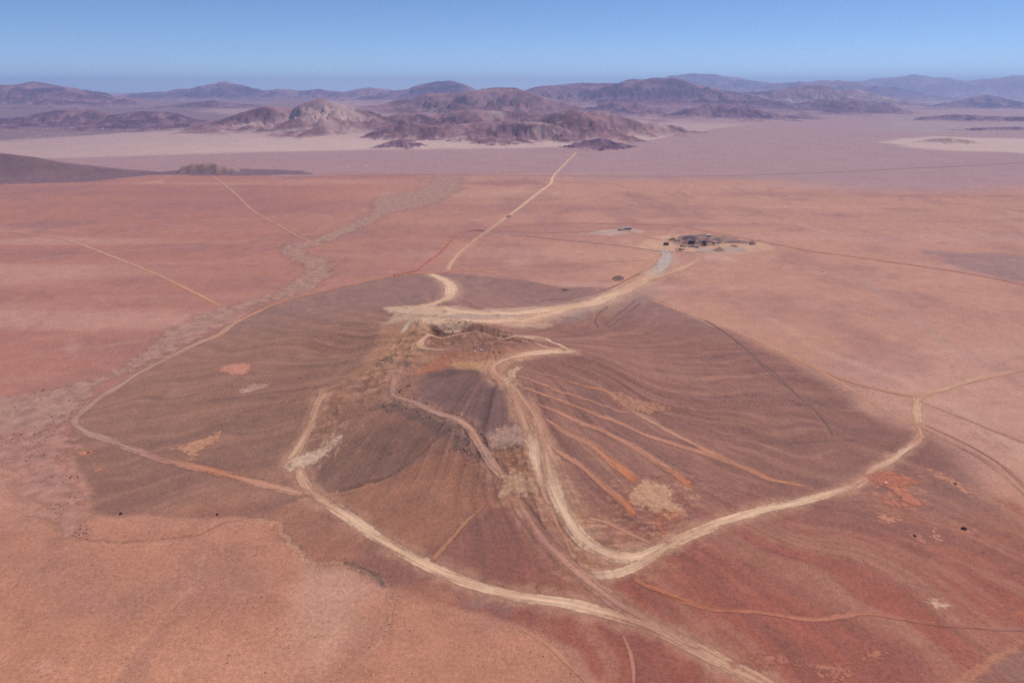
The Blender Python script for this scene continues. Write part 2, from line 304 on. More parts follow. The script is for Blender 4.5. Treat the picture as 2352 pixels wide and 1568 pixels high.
R['edge_road'] = ('dirt_road', 'worn tan road leaving the hill foot toward the lower right edge', [(2080,962,8),(2112,978,10),(2180,1012,12),(2250,1050,13),(2300,1084,14),(2352,1128,16),(2460,1230,18)], [TAN,TAN,BRN,TAN,BRN])
R['edge_road_b'] = ('dirt_track', 'second wheel track beside the worn road at the lower right edge', [(2125,975,5),(2200,1010,6),(2265,1045,7),(2320,1085,8),(2380,1140,9)], [BRN,(160,112,98),BRN])
R['far_highway'] = ('highway', 'dark thin highway line crossing the far grey plain', [(640,408,1.6),(900,402,1.8),(1150,403,1.8),(1400,405,1.8),(1660,404,1.8),(1900,396,1.7),(2150,384,1.6),(2352,374,1.6),(2600,360,1.5)], [(160,130,128),(160,130,128)])
R['wash_track'] = ('dirt_track', 'pale stretch of track through the hub toward the west bench', [(970,738,8),(940,740,10),(930,752,10),(922,768,7)], [BEIGE,(200,170,140),(196,160,130)])
R['bottom_streak'] = ('dry_rill', 'long orange sandy rill across the lower right slope', [(1450,1325,8),(1480,1345,10),(1530,1362,12),(1580,1380,13),(1640,1398,10),(1700,1402,10),(1780,1410,9),(1860,1422,10),(1940,1415,12),(1990,1408,9),(2060,1418,9),(2140,1432,9),(2200,1438,8),(2352,1446,8)], [(178,108,80),(184,114,84),(180,112,86),(184,120,94),(176,112,88),(166,110,94)])
R['ruts'] = ('dirt_track', 'long thin double wheel track over the right flank', [(1690,785,3),(1720,805,4),(1745,832,5),(1780,865,5),(1830,905,5),(1870,940,5),(1900,975,5),(1912,1000,4)], [(134,98,88),(134,98,88)])
R['ruts_b'] = ('dirt_track', 'thin dark wheel track beside the long one on the right flank', [(1620,735,3),(1660,760,3),(1700,790,3),(1735,820,3),(1775,852,3),(1822,895,3)], [(132,96,86),(132,96,86)])
R['front_track'] = ('dirt_track', 'faint pale wheel track on the foreground plain', [(1200,1445,5),(1260,1482,6),(1310,1530,7),(1360,1580,7)], [(196,138,108),(190,130,104)])
R['front_track_b'] = ('dirt_track', 'faint curved wheel track near the bottom edge', [(1430,1455,5),(1448,1500,6),(1455,1550,6),(1450,1600,6)], [(190,128,104),(184,122,98)])
R['ridge_scar_a'] = ('dirt_track', 'broken pale scrape marks below the ridge track', [(1262,1165,8),(1280,1200,7),(1300,1240,7),(1320,1285,9)], [TAN,(196,134,104),TAN])
R['fork_spur'] = ('dirt_track', 'dim pale track slanting from the pad to the front road', [(1110,1160,6),(1075,1195,8),(1045,1230,8),(1010,1268,8),(990,1290,8)], [(188,128,98),(184,126,96),(176,116,92)])
R['flat_track'] = ('dirt_track', 'pale vehicle track across the flat right of the ridge road', [(1350,1190,5),(1390,1200,6),(1440,1222,6),(1500,1248,6)], [TAN,(186,124,98),TAN])
DB = (136,98,86)
R['turn_a'] = ('dirt_track', 'looping dark wheel mark left of the haul road bend', [(1398,703,3),(1376,720,3),(1368,738,3),(1374,752,2.5)], [DB,DB])
R['turn_b'] = ('dirt_track', 'dark wheel mark curling off the haul road toward the flank', [(1458,690,3),(1440,706,3),(1414,727,3),(1388,747,2.5)], [DB,DB])
R['turn_c'] = ('dirt_track', 'outer dark wheel mark curling off the haul road', [(1472,694,3),(1450,712,3),(1422,735,3),(1398,752,2.5)], [DB,DB])
R['turn_d'] = ('dirt_track', 'faint dark wheel mark crossing the far hill foot to the haul road', [(1240,690,2.5),(1330,682,2.5),(1400,662,2.5),(1470,628,2.5)], [DB,(160,116,102),DB])
STR = (186,128,102)
R['strip_a'] = ('drill_track', 'topmost brown bulldozed strip fanning right from the ridge', [(1192,846,4),(1240,858,5),(1300,874,6),(1360,890,7),(1405,905,8),(1440,925,9),(1470,944,10)], [BRN,(186,124,88),TAN])
R['strip_b'] = ('drill_track', 'long tan bulldozed strip reaching farthest to the lower right', [(1425,925,7.2),(1460,948,10.8),(1500,967,12),(1583,1014,13.2),(1630,1037,14.4),(1668,1056,14.4)], [TAN,TAN,ORNG])
R['strip_c'] = ('drill_track', 'orange strip starting at the ridge top, second of the fan', [(1190,863,5.8),(1250,884,6.9),(1308,905,8),(1370,926,9.2),(1450,949,10.3)], [STR,STR,BRN])
R['strip_d'] = ('drill_track', 'orange strip ending in a tongue by the long tan one, third of the fan', [(1199,889,5.8),(1250,907,8),(1308,927,9.2),(1360,948,10.3),(1414,967,10.3),(1493,1003,11.5),(1560,1024,12.6),(1605,1038,13.8),(1667,1057,16.1),(1720,1078,16.1),(1771,1100,13.8),(1852,1116,9.2)], [STR,STR,STR,ORNG])
R['strip_e'] = ('drill_track', 'orange strip with a blunt lower end, fourth of the fan', [(1231,927,5.8),(1280,945,9.2),(1320,965,11.5),(1380,988,12.6),(1435,1015,13.8),(1475,1040,14.9),(1512,1065,16.1),(1550,1090,16.1),(1572,1107,17.2),(1590,1122,13.8)], [STR,STR,STR,(192,116,78)])
R['strip_f'] = ('drill_track', 'orange strip running down into the grey drill pad, fifth of the fan', [(1250,962,8),(1300,992,12.6),(1358,1023,16.1),(1410,1062,17.2),(1466,1107,17.2)], [STR,STR,(192,116,78)])
R['strip_g'] = ('drill_track', 'nearest orange bulldozed strip, lowest of the fan', [(1266,1027,9.2),(1320,1061,14.9),(1355,1085,16.1),(1395,1120,16.1),(1428,1150,17.2),(1459,1186,16.1)], [STR,STR,(192,116,78)])
BENCH = {'bench_road': 1.0, 'west_spur_up': 0.8, 'west_spur_down': 0.8, 'ridge_main': 0.9, 'main_front': 0.9, 'haul_north': 0.9, 'top_road': 0.9, 'pad_down': 0.9, 'east_road': 0.7, 'loop_far': 0.6,
         'strip_d': 0.6, 'strip_e': 0.7, 'strip_f': 0.8, 'strip_g': 0.8, 'pit_loop': 0.7, 'north_road': 0.8}
def catmull(P, step):
    P = np.asarray(P, float); Q = np.vstack([2 * P[0] - P[1], P, 2 * P[-1] - P[-2]]); out = []
    for i in range(1, len(Q) - 2):
        p0, p1, p2, p3 = Q[i - 1:i + 3]; L = np.hypot(*(p2 - p1)[:2]); s = step(p1)
        n = max(1, int(L / s)); t = (np.arange(n) / n)[:, None]
        out.append(0.5 * ((2 * p1) + (-p0 + p2) * t + (2 * p0 - 5 * p1 + 4 * p2 - p3) * t ** 2 + (-p0 + 3 * p1 - 3 * p2 + p3) * t ** 3))
    out.append(P[-1:]); return np.vstack(out)
RW = {}
for key, (nm, lab, pts, cols) in R.items():
    a = np.array(pts, float); g, t = on_ground(a[:, 0], a[:, 1])
    w = a[:, 2] * t / 1568.0
    cc = np.array([lin(c) for c in cols]); ci = np.linspace(0, len(cc) - 1, len(a))
    C3 = np.array([np.interp(ci, np.arange(len(cc)), cc[:, k]) for k in range(3)]).T
    RW[key] = np.hstack([g, w[:, None], C3])          # x y width r g b

BP = {}
for key, s in BENCH.items():
    P = catmull(RW[key][:, :3], lambda p: 12.0); BP[key] = (P, base_h(P[:, 0], P[:, 1]), s)
def full_h(x, y):
    h = base_h(x, y)
    for key, (P, ph, s) in BP.items():
        wm = P[:, 2].max()
        m = (x > P[:, 0].min() - 2 * wm) & (x < P[:, 0].max() + 2 * wm) & (y > P[:, 1].min() - 2 * wm) & (y < P[:, 1].max() + 2 * wm)
        if not m.any(): continue
        A, B = x[m], y[m]
        d, hv = seg_dist(A, B, P, ph); _, wv = seg_dist(A, B, P, P[:, 2])
        k = (1 - sst(0.55, 0.95, d / wv)) * s
        h[m] = h[m] * (1 - k) + (hv - 0.15) * k
    return h

# gullies and lines that mark the ground itself: points, width px, colour, strength, depth m
LINES = [
 ([(200,1240),(280,1245),(400,1236),(460,1226),(510,1200),(600,1186)], 5, (112,84,72), .6, .9),
 ([(200,1250),(280,1254),(400,1246),(470,1240)], 4, (200,156,124), .35, 0),
 ([(600,1188),(640,1205),(660,1245),(700,1278),(740,1290),(790,1292)], 9, (196,150,118), .6, .6),
 ([(790,1294),(830,1308),(865,1322),(885,1345)], 8, (112,96,82), .7, .9),
 ([(885,1345),(905,1385),(895,1430),(870,1480),(800,1535)], 6, (200,152,122), .45, .3),
 ([(430,1240),(470,1285),(460,1325),(420,1372),(370,1430),(300,1500),(262,1570)], 8, (198,146,118), .4, .3),
 ([(781,1127),(850,1105),(896,1092),(960,1045),(1027,988)], 7, (98,80,72), .75, 2.2),
 ([(560,1180),(620,1165),(700,1140)], 9, (128,92,82), .5, .8),
 ([(720,1140),(830,1120),(900,1098)], 5, (184,138,104), .5, 0),
 ([(0,565),(100,555),(260,540),(400,520),(560,505),(700,490)], 7, (186,146,134), .5, 0),
 ([(0,610),(100,592),(300,575),(500,560),(640,545)], 9, (188,148,134), .5, 0),
 ([(0,560),(150,535),(300,528),(480,505),(640,500)], 6, (188,148,138), .4, 0),
 ([(0,790),(150,770),(300,752),(420,735)], 10, (196,140,118), .45, 0),
 ([(0,835),(130,805),(260,790),(350,780)], 8, (190,146,124), .45, 0),
 ([(0,690),(150,676),(300,672)], 8, (140,100,96), .35, 0),
 ([(700,710),(800,690),(900,690),(960,680)], 4, (96,74,72), .45, 1.0),
 ([(620,790),(720,775),(820,740),(880,735)], 4, (96,74,72), .45, 1.0),
 ([(470,830),(560,800),(700,780),(800,765)], 4, (96,74,72), .4, .8),
 ([(480,975),(580,940),(700,915),(780,890)], 4, (96,74,72), .4, .8),
 ([(700,1000),(800,960),(880,935)], 4, (96,74,72), .4, .8),
 ([(780,1100),(860,1060),(960,1010)], 4, (96,74,72), .35, .8),
 ([(1560,760),(1700,850),(1860,880),(2010,890)], 5, (104,80,76), .25, .5),
 ([(1530,870),(1640,905),(1760,930),(1900,925)], 5, (98,78,76), .4, .8),
 ([(1560,960),(1660,1000),(1800,1020),(1960,1010)], 5, (98,78,76), .4, .8),
 ([(1530,800),(1620,830),(1740,860),(1850,870)], 5, (98,78,76), .3, .6),
 ([(1400,840),(1500,880),(1600,930),(1750,960)], 6, (166,118,100), .35, 0),
 ([(1640,1230),(1800,1275),(1960,1330),(2120,1345),(2330,1400)], 10, (132,92,84), .35, 0),
 ([(1700,1180),(1850,1215),(2000,1235),(2100,1240)], 8, (180,108,86), .4, 0),
 ([(1560,1300),(1660,1345),(1760,1352),(1900,1370)], 6, (150,104,96), .3, 0),
 ([(2120,410),(2352,418)], 4, (146,112,118), .4, 0),
 ([(1850,700),(2100,745),(2352,790)], 40, (182,138,124), .3, 0),
 ([(1980,640),(2120,760),(2352,870)], 26, (180,146,132), .35, 0),
 ([(0,300),(150,312),(400,280),(440,278)], 2.6, (214,196,176), .6, 0),
 ([(700,390),(900,378),(1200,368),(1420,358)], 2.5, (120,110,112), .5, 0),
 ([(700,386),(780,384),(860,380)], 2, (228,210,200), .8, 0),
 ([(0,325),(60,318),(90,312)], 4, (214,196,176), .6, 0),
]
LW = []
for pts, w, c, s, dep in LINES:
    g, t = on_ground([p[0] for p in pts], [p[1] for p in pts]); LW.append((g, w * np.median(t) / 1568.0, lin(c), s, dep))

# ------------------------------------------------------------------ build the ground grid (rings round the viewpoint, denser where detail is seen)
rad = [0.5, 40.0, 80.0, 120.0]
while rad[-1] < 34000:
    r = rad[-1]
    if r < 1500: st = min((r * r + HCAM ** 2) / HCAM / 600, r * 0.0075)
    elif r < 3200: st = r * 0.007
    elif r < 15500: st = r * 0.0042
    else: st = r * 0.011
    if r < 160: st = 4
    rad.append(r + st)
rad = np.array(rad)
ang = np.concatenate([np.linspace(-180, -51, 26)[:-1], np.linspace(-51, 51, 960), np.linspace(51, 180, 26)[1:]]) * math.pi / 180
NR, NA = len(rad), len(ang)
RR, AA = np.meshgrid(rad, ang, indexing='ij')
GX = RR * np.sin(AA); GY = RR * np.cos(AA)
gx, gy = GX.ravel(), GY.ravel()
GH = full_h(gx, gy)
MH, MI = mtn_h(gx, gy)
PE = np.where(gy > 1450, PED(gx, np.maximum(gy, 1)), 0)
GH = GH + MH
LD = []
for g, w, c, s, dep in LW:
    wm = w * 3 + 4
    m = (gx > g[:, 0].min() - wm) & (gx < g[:, 0].max() + wm) & (gy > g[:, 1].min() - wm) & (gy < g[:, 1].max() + wm)
    idx = np.nonzero(m)[0]; X, Y = gx[idx], gy[idx]
    n = fbm(X / (w * 4), Y / (w * 4), 3, 90) * w * 1.2
    d = np.abs(seg_dist(X + n, Y + n, g)); k = 1 - sst(0.25 * w, 0.9 * w, d)
    k = k * (0.55 + 0.45 * vnoise(X / (w * 2.5), Y / (w * 2.5), 91))
    LD.append((idx, k, c, s))
    if dep: GH[idx] = GH[idx] - dep * k
def surf(x, y):
    """height of the built ground surface"""
    x = np.asarray(x, float); y = np.asarray(y, float)
    r = np.hypot(x, y); a = np.arctan2(x, y)
    fi = np.clip(np.interp(r, rad, np.arange(NR)), 0, NR - 1.001); fj = np.clip(np.interp(a, ang, np.arange(NA)), 0, NA - 1.001)
    i = fi.astype(int); j = fj.astype(int); u = fi - i; v = fj - j
    Z = GH.reshape(NR, NA)
    return (Z[i, j] * (1 - v) + Z[i, j + 1] * v) * (1 - u) + (Z[i + 1, j] * (1 - v) + Z[i + 1, j + 1] * v) * u

# ------------------------------------------------------------------ ground colours (what each place is made of, with some sun and shade painted in)
LEFTP = lin((178,119,101)); RIGHTP = lin((191,137,114)); FORE = lin((188,128,100))
HILLD = lin((146,100,86)); HILLR = lin((166,96,78)); HILLB = lin((158,114,92)); WASH = lin((176,144,122))
GREYP = lin((172,134,130)); SAND = lin((208,172,156)); ROCKD = lin((92,68,66)); ROCKR = lin((124,86,78))
N = gx.size
col = np.zeros((N, 3))
def mix(a, b, k): return a * (1 - k[:, None]) + b * k[:, None]
dfar = gy
n_big = fbm(gx / 420, gy / 420, 4, 101); n_mid = fbm(gx / 90, gy / 90, 4, 102); n_str = fbm(gx / 900 + 0.2 * n_big, gy / 130, 4, 103); n_fine = fbm(gx / 11, gy / 11, 3, 104)
kx = sst(-350, 450, gx + 120 * n_big + 0.15 * gy)
col = mix(np.tile(LEFTP, (N, 1)), RIGHTP, kx)
kf = 1 - sst(330, 620, gy + 60 * n_big)
col = mix(col, FORE, kf)
col = mix(col, lin((200,140,108)), 0.35 * sst(0.0, 0.5, n_mid + 0.4 * n_big) * kf)
col = mix(col, lin((162,114,106)), 0.35 * sst(0.05, 0.5, -n_mid - 0.3 * n_big))
col = mix(col, lin((202,152,132)), 0.45 * sst(0.1, 0.5, n_str))
col = mix(col, lin((156,106,100)), 0.35 * sst(0.1, 0.5, -n_str))
wxp = gx + 60 * fbm(gx / 200, gy / 200, 3, 105); wyp = gy + 60 * fbm(gx / 200, gy / 200, 3, 106)
chn = ridged(wxp / 230 + wyp / 900, wyp / 520, 3, 107, 0.6)
col = mix(col, lin((206,160,136)), 0.42 * sst(0.74, 0.92, chn)); col = mix(col, lin((150,104,94)), 0.28 * sst(0.70, 0.86, ridged(wxp / 120 + 9, wyp / 300, 3, 108)))
def poly_w(px, soft, nz=0.0, z=0.0, ns=40.0):
    P = at_z([p[0] for p in px], [p[1] for p in px], z)
    q = sdist_box(gx, gy, P, 4 * soft + 3 * nz)
    if nz: q = np.where(q > -1e5, q + nz * fbm(gx / ns, gy / ns, 3, 110), q)
    return sst(-soft, soft, q)
k = poly_w([(1760,560),(1900,565),(2100,575),(2352,590),(2500,610),(2500,660),(2352,655),(2230,630),(2130,600),(1980,588)], 30, 40)
# grey far plain and pale aprons
FARL = at_z([-900,-200,0,200,330,420,560,700,900,1100,1300,1500,1700,1850,2050,2352,2900], [432,425,420,408,402,398,400,402,404,404,406,409,417,425,432,438,450])
yb = np.interp(gx / np.maximum(gy, 1), FARL[:, 0] / FARL[:, 1], FARL[:, 1])
kg = sst(-110, 130, gy - yb + 150 * fbm(gx / 420, gy / 200, 4, 111)) * (gy > 900)
col = mix(col, GREYP, 0.92 * kg)
SANDL = at_z([-900,0,200,400,600,800,1000,1200,1330,1420,1500,1580,1680,1760,1850,2000,2900], [372,366,362,356,350,346,343,341,339,332,322,308,294,286,282,280,278])
ys = np.interp(gx / np.maximum(gy, 1), SANDL[:, 0] / SANDL[:, 1], SANDL[:, 1])
kl = sst(-60, 80, gy - ys) * (gy > 1500)
ks = kl * (1 - sst(4300, 6200, gy + 900 * fbm(gx / 1500, gy / 1500, 3, 112))) * (gx < 2600) * (0.35 + 0.65 * sst(-2900, -900, gx))
col = mix(col, lin((176,138,132)), 0.8 * kl * (gx < 0.3 * gy)); col = mix(col, SAND, 0.85 * ks)
k2 = poly_w([(2030,327),(2130,312),(2260,318),(2500,322),(2500,360),(2352,352),(2200,346),(2100,340)], 60, 60, ns=300)
col = mix(col, SAND, 0.9 * k2)
kp = poly_w([(2000,300),(2060,270),(2200,285),(2500,280),(2500,300),(2150,305)], 120, 100, ns=500); col = mix(col, lin((170,146,140)), 0.6 * kp)
# dark hill
dt = sdist_box(gx, gy, TOE, 60)
dt = np.where(dt > -1e5, dt + 6 * fbm(gx / 30, gy / 30, 4, 113, 0.55), dt)
sR = sst(60, 330, gx + 0.15 * (400 - gy)) ; kh = sst(-3 - 15 * sR, 3.5 + 32 * sR, dt + sR * 14 * fbm(gx / 60, gy / 60, 4, 114))
sx, sy = gx - SUMMIT[0], gy - SUMMIT[1]; sa = np.arctan2(sy, sx); sr = np.hypot(sx, sy)
wp = 0.22 * fbm(gx / 160, gy / 160, 3, 31)
cA, sA = np.cos(sa + wp), np.sin(sa + wp)
stre = fbm(cA * 15 + 60 + sr / 220, sA * 15 + 60, 4, 120); stre2 = fbm(cA * 44 + 90 + sr / 110, sA * 44 + 90 - sr / 200, 3, 124)
hc = np.tile(HILLD, (N, 1))
hc = mix(hc, HILLR, sst(-180, -330, sy + 60 * n_big) * sst(-180, 60, gx + 60 * n_mid) * 0.95)
hc = mix(hc, HILLB, 0.8 * sst(120, -160, sx + 50 * n_big) * sst(-330, -120, sy))
hc = mix(hc, lin((168,120,98)), 0.38 * sst(0.05, 0.55, stre + 0.4 * n_mid))
hc = mix(hc, lin((114,88,80)), 0.26 * sst(0.05, 0.5, -stre + 0.25 * n_mid))
hc = mix(hc, lin((180,128,104)), 0.36 * sst(0.08, 0.5, stre2)); hc = mix(hc, lin((110,84,78)), 0.22 * sst(0.1, 0.5, -stre2))
hc = mix(hc, lin((186,112,80)), 0.35 * sst(0.15, 0.6, fbm(gx / 60, gy / 25, 4, 126)) * sst(-150, -300, sy))
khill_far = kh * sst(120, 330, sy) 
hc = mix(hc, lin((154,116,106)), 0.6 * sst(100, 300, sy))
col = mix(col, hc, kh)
# painted-in ground patches: polygon, colour, strength, softness m, noise m
LIGHTF = [
 ([(590,1180),(700,1142),(780,1178),(860,1238),(960,1302),(1050,1348),(1200,1388),(1050,1400),(900,1365),(870,1320),(800,1295),(720,1285),(650,1240)], (172,116,92), .6, 8, 9),
 ([(-200,228),(300,234),(720,228),(760,262),(420,262),(-200,266)], (132,100,108), .65, 200, 150),
 ([(-200,262),(450,262),(560,280),(420,298),(0,325),(-200,332)], (128,98,104), .8, 120, 90),
 ([(900,722),(960,706),(1100,712),(1300,700),(1430,668),(1490,650),(1500,668),(1400,705),(1250,745),(1060,762),(960,752),(880,745)], (194,158,132), .75, 8, 14),
 ([(850,770),(930,735),(1010,748),(1060,758),(980,775),(960,800),(1010,806),(1100,806),(1240,806),(1160,828),(1120,850),(1010,832),(960,845),(900,850),(840,840)], (190,136,106), .55, 8, 12),
 ([(1100,840),(1150,830),(1190,842),(1180,880),(1210,930),(1240,1010),(1225,1060),(1200,1010),(1170,930),(1130,880)], (188,142,110), .4, 5, 7),
 ([(740,1130),(900,1095),(1000,1040),(1120,1060),(1160,1120),(1130,1150),(1000,1250),(940,1262),(840,1210)], (172,116,90), .7, 6, 6),  # sunlit ridge nose below the gully, its brightness painted in
 ([(690,1080),(780,1020),(880,960),(1010,990),(896,1090),(781,1125),(730,1130)], (122,90,78), .45, 8, 9),  # shade on the slope above the gully, painted in
 ([(960,880),(1010,850),(1100,850),(1150,880),(1185,950),(1205,1010),(1100,1010),(1070,960),(990,930),(945,905)], (120,94,90), .6, 6, 8),
 ([(860,935),(905,920),(960,930),(1060,975),(1090,1020),(1060,1030),(960,960),(900,945)], (112,90,80), .65, 4, 6),
 ([(1030,835),(1150,826),(1200,822),(1150,850),(1120,853),(1060,850)], (206,152,108), .7, 3, 4),
 ([(1000,830),(1040,815),(1030,840),(960,860),(950,850)], (186,116,84), .7, 3, 5),
 ([(975,852),(1035,848),(1085,847),(1110,850),(1040,862),(985,868)], (116,88,78), .8, 3, 3),  # shade on the drop below the pale fan, painted dark
 ([(862,840),(890,820),(912,812),(905,828),(880,845)], (124,104,92), .7, 2, 3),
 ([(925,815),(950,815),(945,822),(930,823)], (104,86,78), .7, 2, 2),
 ([(912,832),(940,826),(945,834),(915,842)], (110,88,80), .7, 2, 2),
 ([(915,785),(950,772),(955,778),(925,792)], (108,88,80), .7, 2, 2),
 ([(870,770),(960,740),(1010,755),(960,800),(900,850),(830,860),(780,880),(860,815)], (184,132,98), .55, 6, 9),
 ([(700,900),(790,870),(860,860),(900,880),(860,930),(760,1000),(740,960)], (172,122,92), .4, 8, 9),
 ([(1000,805),(1180,800),(1250,806),(1160,825),(1040,830)], (172,116,92), .6, 3, 5),
 ([(1150,770),(1240,778),(1260,785),(1200,782)], (214,176,132), .6, 2, 2),
 ([(1115,1000),(1170,980),(1200,985),(1210,1010),(1195,1030),(1150,1035),(1115,1030)], (158,130,116), .7, 3, 4),
 ([(1130,1030),(1215,1030),(1240,1090),(1250,1160),(1190,1150),(1150,1090)], (158,108,80), .75, 4, 6),
 ([(1140,1032),(1190,1036),(1215,1026),(1180,1022),(1120,1026)], (96,74,62), .7, 2, 2),  # shade under the lip of the grey pad, painted as a strip
 ([(1255,1090),(1330,1180),(1420,1260),(1520,1250),(1480,1290),(1380,1320),(1310,1290),(1260,1180)], (184,130,94), .5, 5, 7),
 ([(1280,695),(1400,660),(1480,650),(1520,670),(1440,710),(1330,740),(1250,745)], (160,128,116), .5, 8, 8),
 ([(1060,720),(1240,712),(1180,735),(1060,742),(1010,735)], (180,150,130), .7, 3, 4),
 ([(880,705),(940,700),(1000,703),(1060,715),(1020,738),(1090,748),(960,742),(930,735),(900,720)], (208,170,138), .8, 3, 5),
 ([(1460,575),(1500,545),(1530,540),(1620,538),(1740,552),(1780,570),(1700,584),(1620,582),(1540,580)], (206,160,128), .75, 8, 10),
 ([(1330,536),(1390,528),(1460,526),(1480,533),(1400,540)], (196,166,146), .65, 6, 6),
 ([(1530,552),(1560,541),(1610,538),(1680,545),(1735,556),(1730,560),(1660,560),(1600,566),(1560,562)], (132,102,92), .7, 5, 14),
 ([(1640,570),(1700,565),(1720,577),(1660,582),(1600,580),(1590,570)], (168,146,134), .7, 5, 5),
 ([(1400,640),(1450,600),(1510,590),(1500,630),(1430,670),(1390,665)], (206,148,118), .45, 8, 8),
 ([(1350,730),(1380,700),(1430,690),(1450,660),(1480,655),(1440,700),(1380,745),(1365,750)], (160,112,92), .45, 4, 8),
 ([(1450,1290),(1520,1270),(1560,1300),(1560,1320)], (186,118,90), .4, 4, 5),
 ([(1560,1430),(1620,1420),(1655,1440),(1630,1460),(1570,1460)], (176,110,86), .25, 3, 4),
 ([(2210,1568),(2270,1530),(2330,1485),(2360,1470),(2420,1470),(2420,1620),(2200,1620)], (132,104,92), .45, 3, 6),
 ([(2190,1568),(2270,1510),(2345,1470),(2352,1480),(2280,1525),(2215,1575)], (184,122,92), .75, 1.5, 2),
 ([(480,1330),(620,1360),(600,1420),(480,1440)], (164,108,96), .3, 15, 15),
 ([(720,1230),(840,1230),(860,1300),(740,1290),(690,1260)], (160,104,82), .45, 10, 10),
 ([(90,1530),(170,1490),(160,1500),(110,1535)], (204,150,128), .5, 3, 5),
 ([(860,1240),(960,1300),(1000,1330),(960,1350),(900,1350),(830,1290)], (136,92,80), .5, 6, 8),
 ([(1060,1375),(1180,1395),(1160,1410),(1060,1390)], (148,116,110), .5, 5, 6),
 ([(-300,440),(0,424),(200,418),(330,404),(400,398),(300,391),(180,380),(60,359),(0,352),(-300,340)], (122,92,96), .9, 14, 8),
 ([(0,425),(130,428),(260,424),(130,440),(0,436)], (150,110,114), .35, 15, 10),
 ([(330,400),(420,390),(560,388),(690,392),(720,400),(560,404),(400,402)], (112,86,96), .8, 12, 10),
 ([(1060,422),(1140,415),(1240,416),(1250,424),(1150,428)], (150,98,92), .45, 20, 20),
 ([(2130,575),(2352,590),(2500,600),(2500,660),(2352,648),(2210,622)], (150,116,112), .65, 18, 20),
 ([(860,560),(1000,575),(960,600),(850,590)], (166,116,106), .35, 12, 12),
 ([(0,515),(150,505),(260,512),(130,524),(0,524)], (138,100,100), .35, 16, 16),
]
for px, c, s, soft, nz in LIGHTF:
    g, t = on_ground([p[0] for p in px], [p[1] for p in px])
    q = sdist_box(gx, gy, g, 60 + 4 * soft)
    m = q > -60 - 4 * soft
    if not m.any(): continue
    qq = q[m] + nz * fbm(gx[m] / (nz * 2.5), gy[m] / (nz * 2.5), 4, 130) * 1.6
    kk = sst(-soft, soft, qq) * s * (0.75 + 0.5 * vnoise(gx[m] / 5, gy[m] / 5, 131))
    col[m] = mix(col[m], lin(c), np.clip(kk, 0, 1))
for px, kx_, ky_, cc_ in (([(1250,1080),(1300,1100),(1350,1180),(1500,1200),(1560,1240),(1500,1290),(1370,1330),(1300,1300),(1240,1180)], 9, 2.2, (204,150,114)),
                      ([(830,860),(900,800),(960,750),(1010,755),(960,830),(900,890),(840,900),(780,890)], 11, 3.5, (198,148,116)), ([(1130,1030),(1230,1030),(1260,1170),(1190,1160),(1110,1100)], 6, 2.2, (196,144,110)),
                      ([(690,1060),(745,1010),(780,985),(770,1045),(720,1080)], 2.5, 7, (206,164,128)), ([(735,905),(790,880),(800,900),(740,1000),(715,1000)], 9, 3, (196,138,104)),
                      ([(1990,1080),(2110,1090),(2130,1170),(2040,1170),(1980,1110)], 6, 2.5, (192,128,98)), ([(1400,1110),(1600,1090),(1600,1240),(1430,1240)], 7, 2.5, (192,138,110))):
    g, t = on_ground([p[0] for p in px], [p[1] for p in px]); q = sdist_box(gx, gy, g, 30); m = q > -25
    k_ = sst(-18, 10, q[m] + 8 * fbm(gx[m] / 15, gy[m] / 15, 3, 160)) * sst(0.08, 0.42, fbm(gx[m] / kx_, gy[m] / ky_, 4, 161))
    col[m] = mix(col[m], lin(cc_), 0.8 * k_); col[m] = mix(col[m], lin((118,86,74)), 0.5 * sst(-18, 10, q[m]) * sst(0.15, 0.5, fbm(gx[m] / kx_, gy[m] / ky_, 4, 165)))
for key in ('main_front','ridge_main','ridge_west','east_road','haul_north','haul_south','north_road','top_road','pad_down','far_road','bench_road','lower_loop','west_spur_down','west_spur_up','right_fork'):
    A_ = RW[key]; wm = A_[:, 2].max() * 3; m = (gx > A_[:, 0].min() - wm) & (gx < A_[:, 0].max() + wm) & (gy > A_[:, 1].min() - wm) & (gy < A_[:, 1].max() + wm)
    P_ = catmull(A_[:, :3], lambda p: 15.0); d, wv = seg_dist(gx[m], gy[m], P_, P_[:, 2]); nz_ = fbm(gx[m] / 9, gy[m] / 9, 4, 170, 0.6)
    k_ = (1 - sst(0.35, 2.1, d / wv + 1.0 * nz_)) * 0.6
    col[m] = mix(col[m], 0.5 * A_[:, 3:6].mean(0) + 0.5 * lin((188,134,108)), k_)
# pit rock
pm = sdist_box(gx, gy, PIT, 20)
kk = sst(-3, 3, pm + 2 * n_fine)
pc = mix(np.tile(lin((144,104,84)), (N, 1)), lin((182,126,100)), sst(0.35, 0.7, ridged(gx / 7, gy / 7, 4, 63)))
pc = mix(pc, lin((96,76,66)), 0.6 * sst(0.1, 0.5, -fbm(gx / 9, gy / 6, 4, 66)))
col = mix(col, pc, kk)
for idx, k, c, s in LD:
    col[idx] = mix(col[idx], c, k * s)
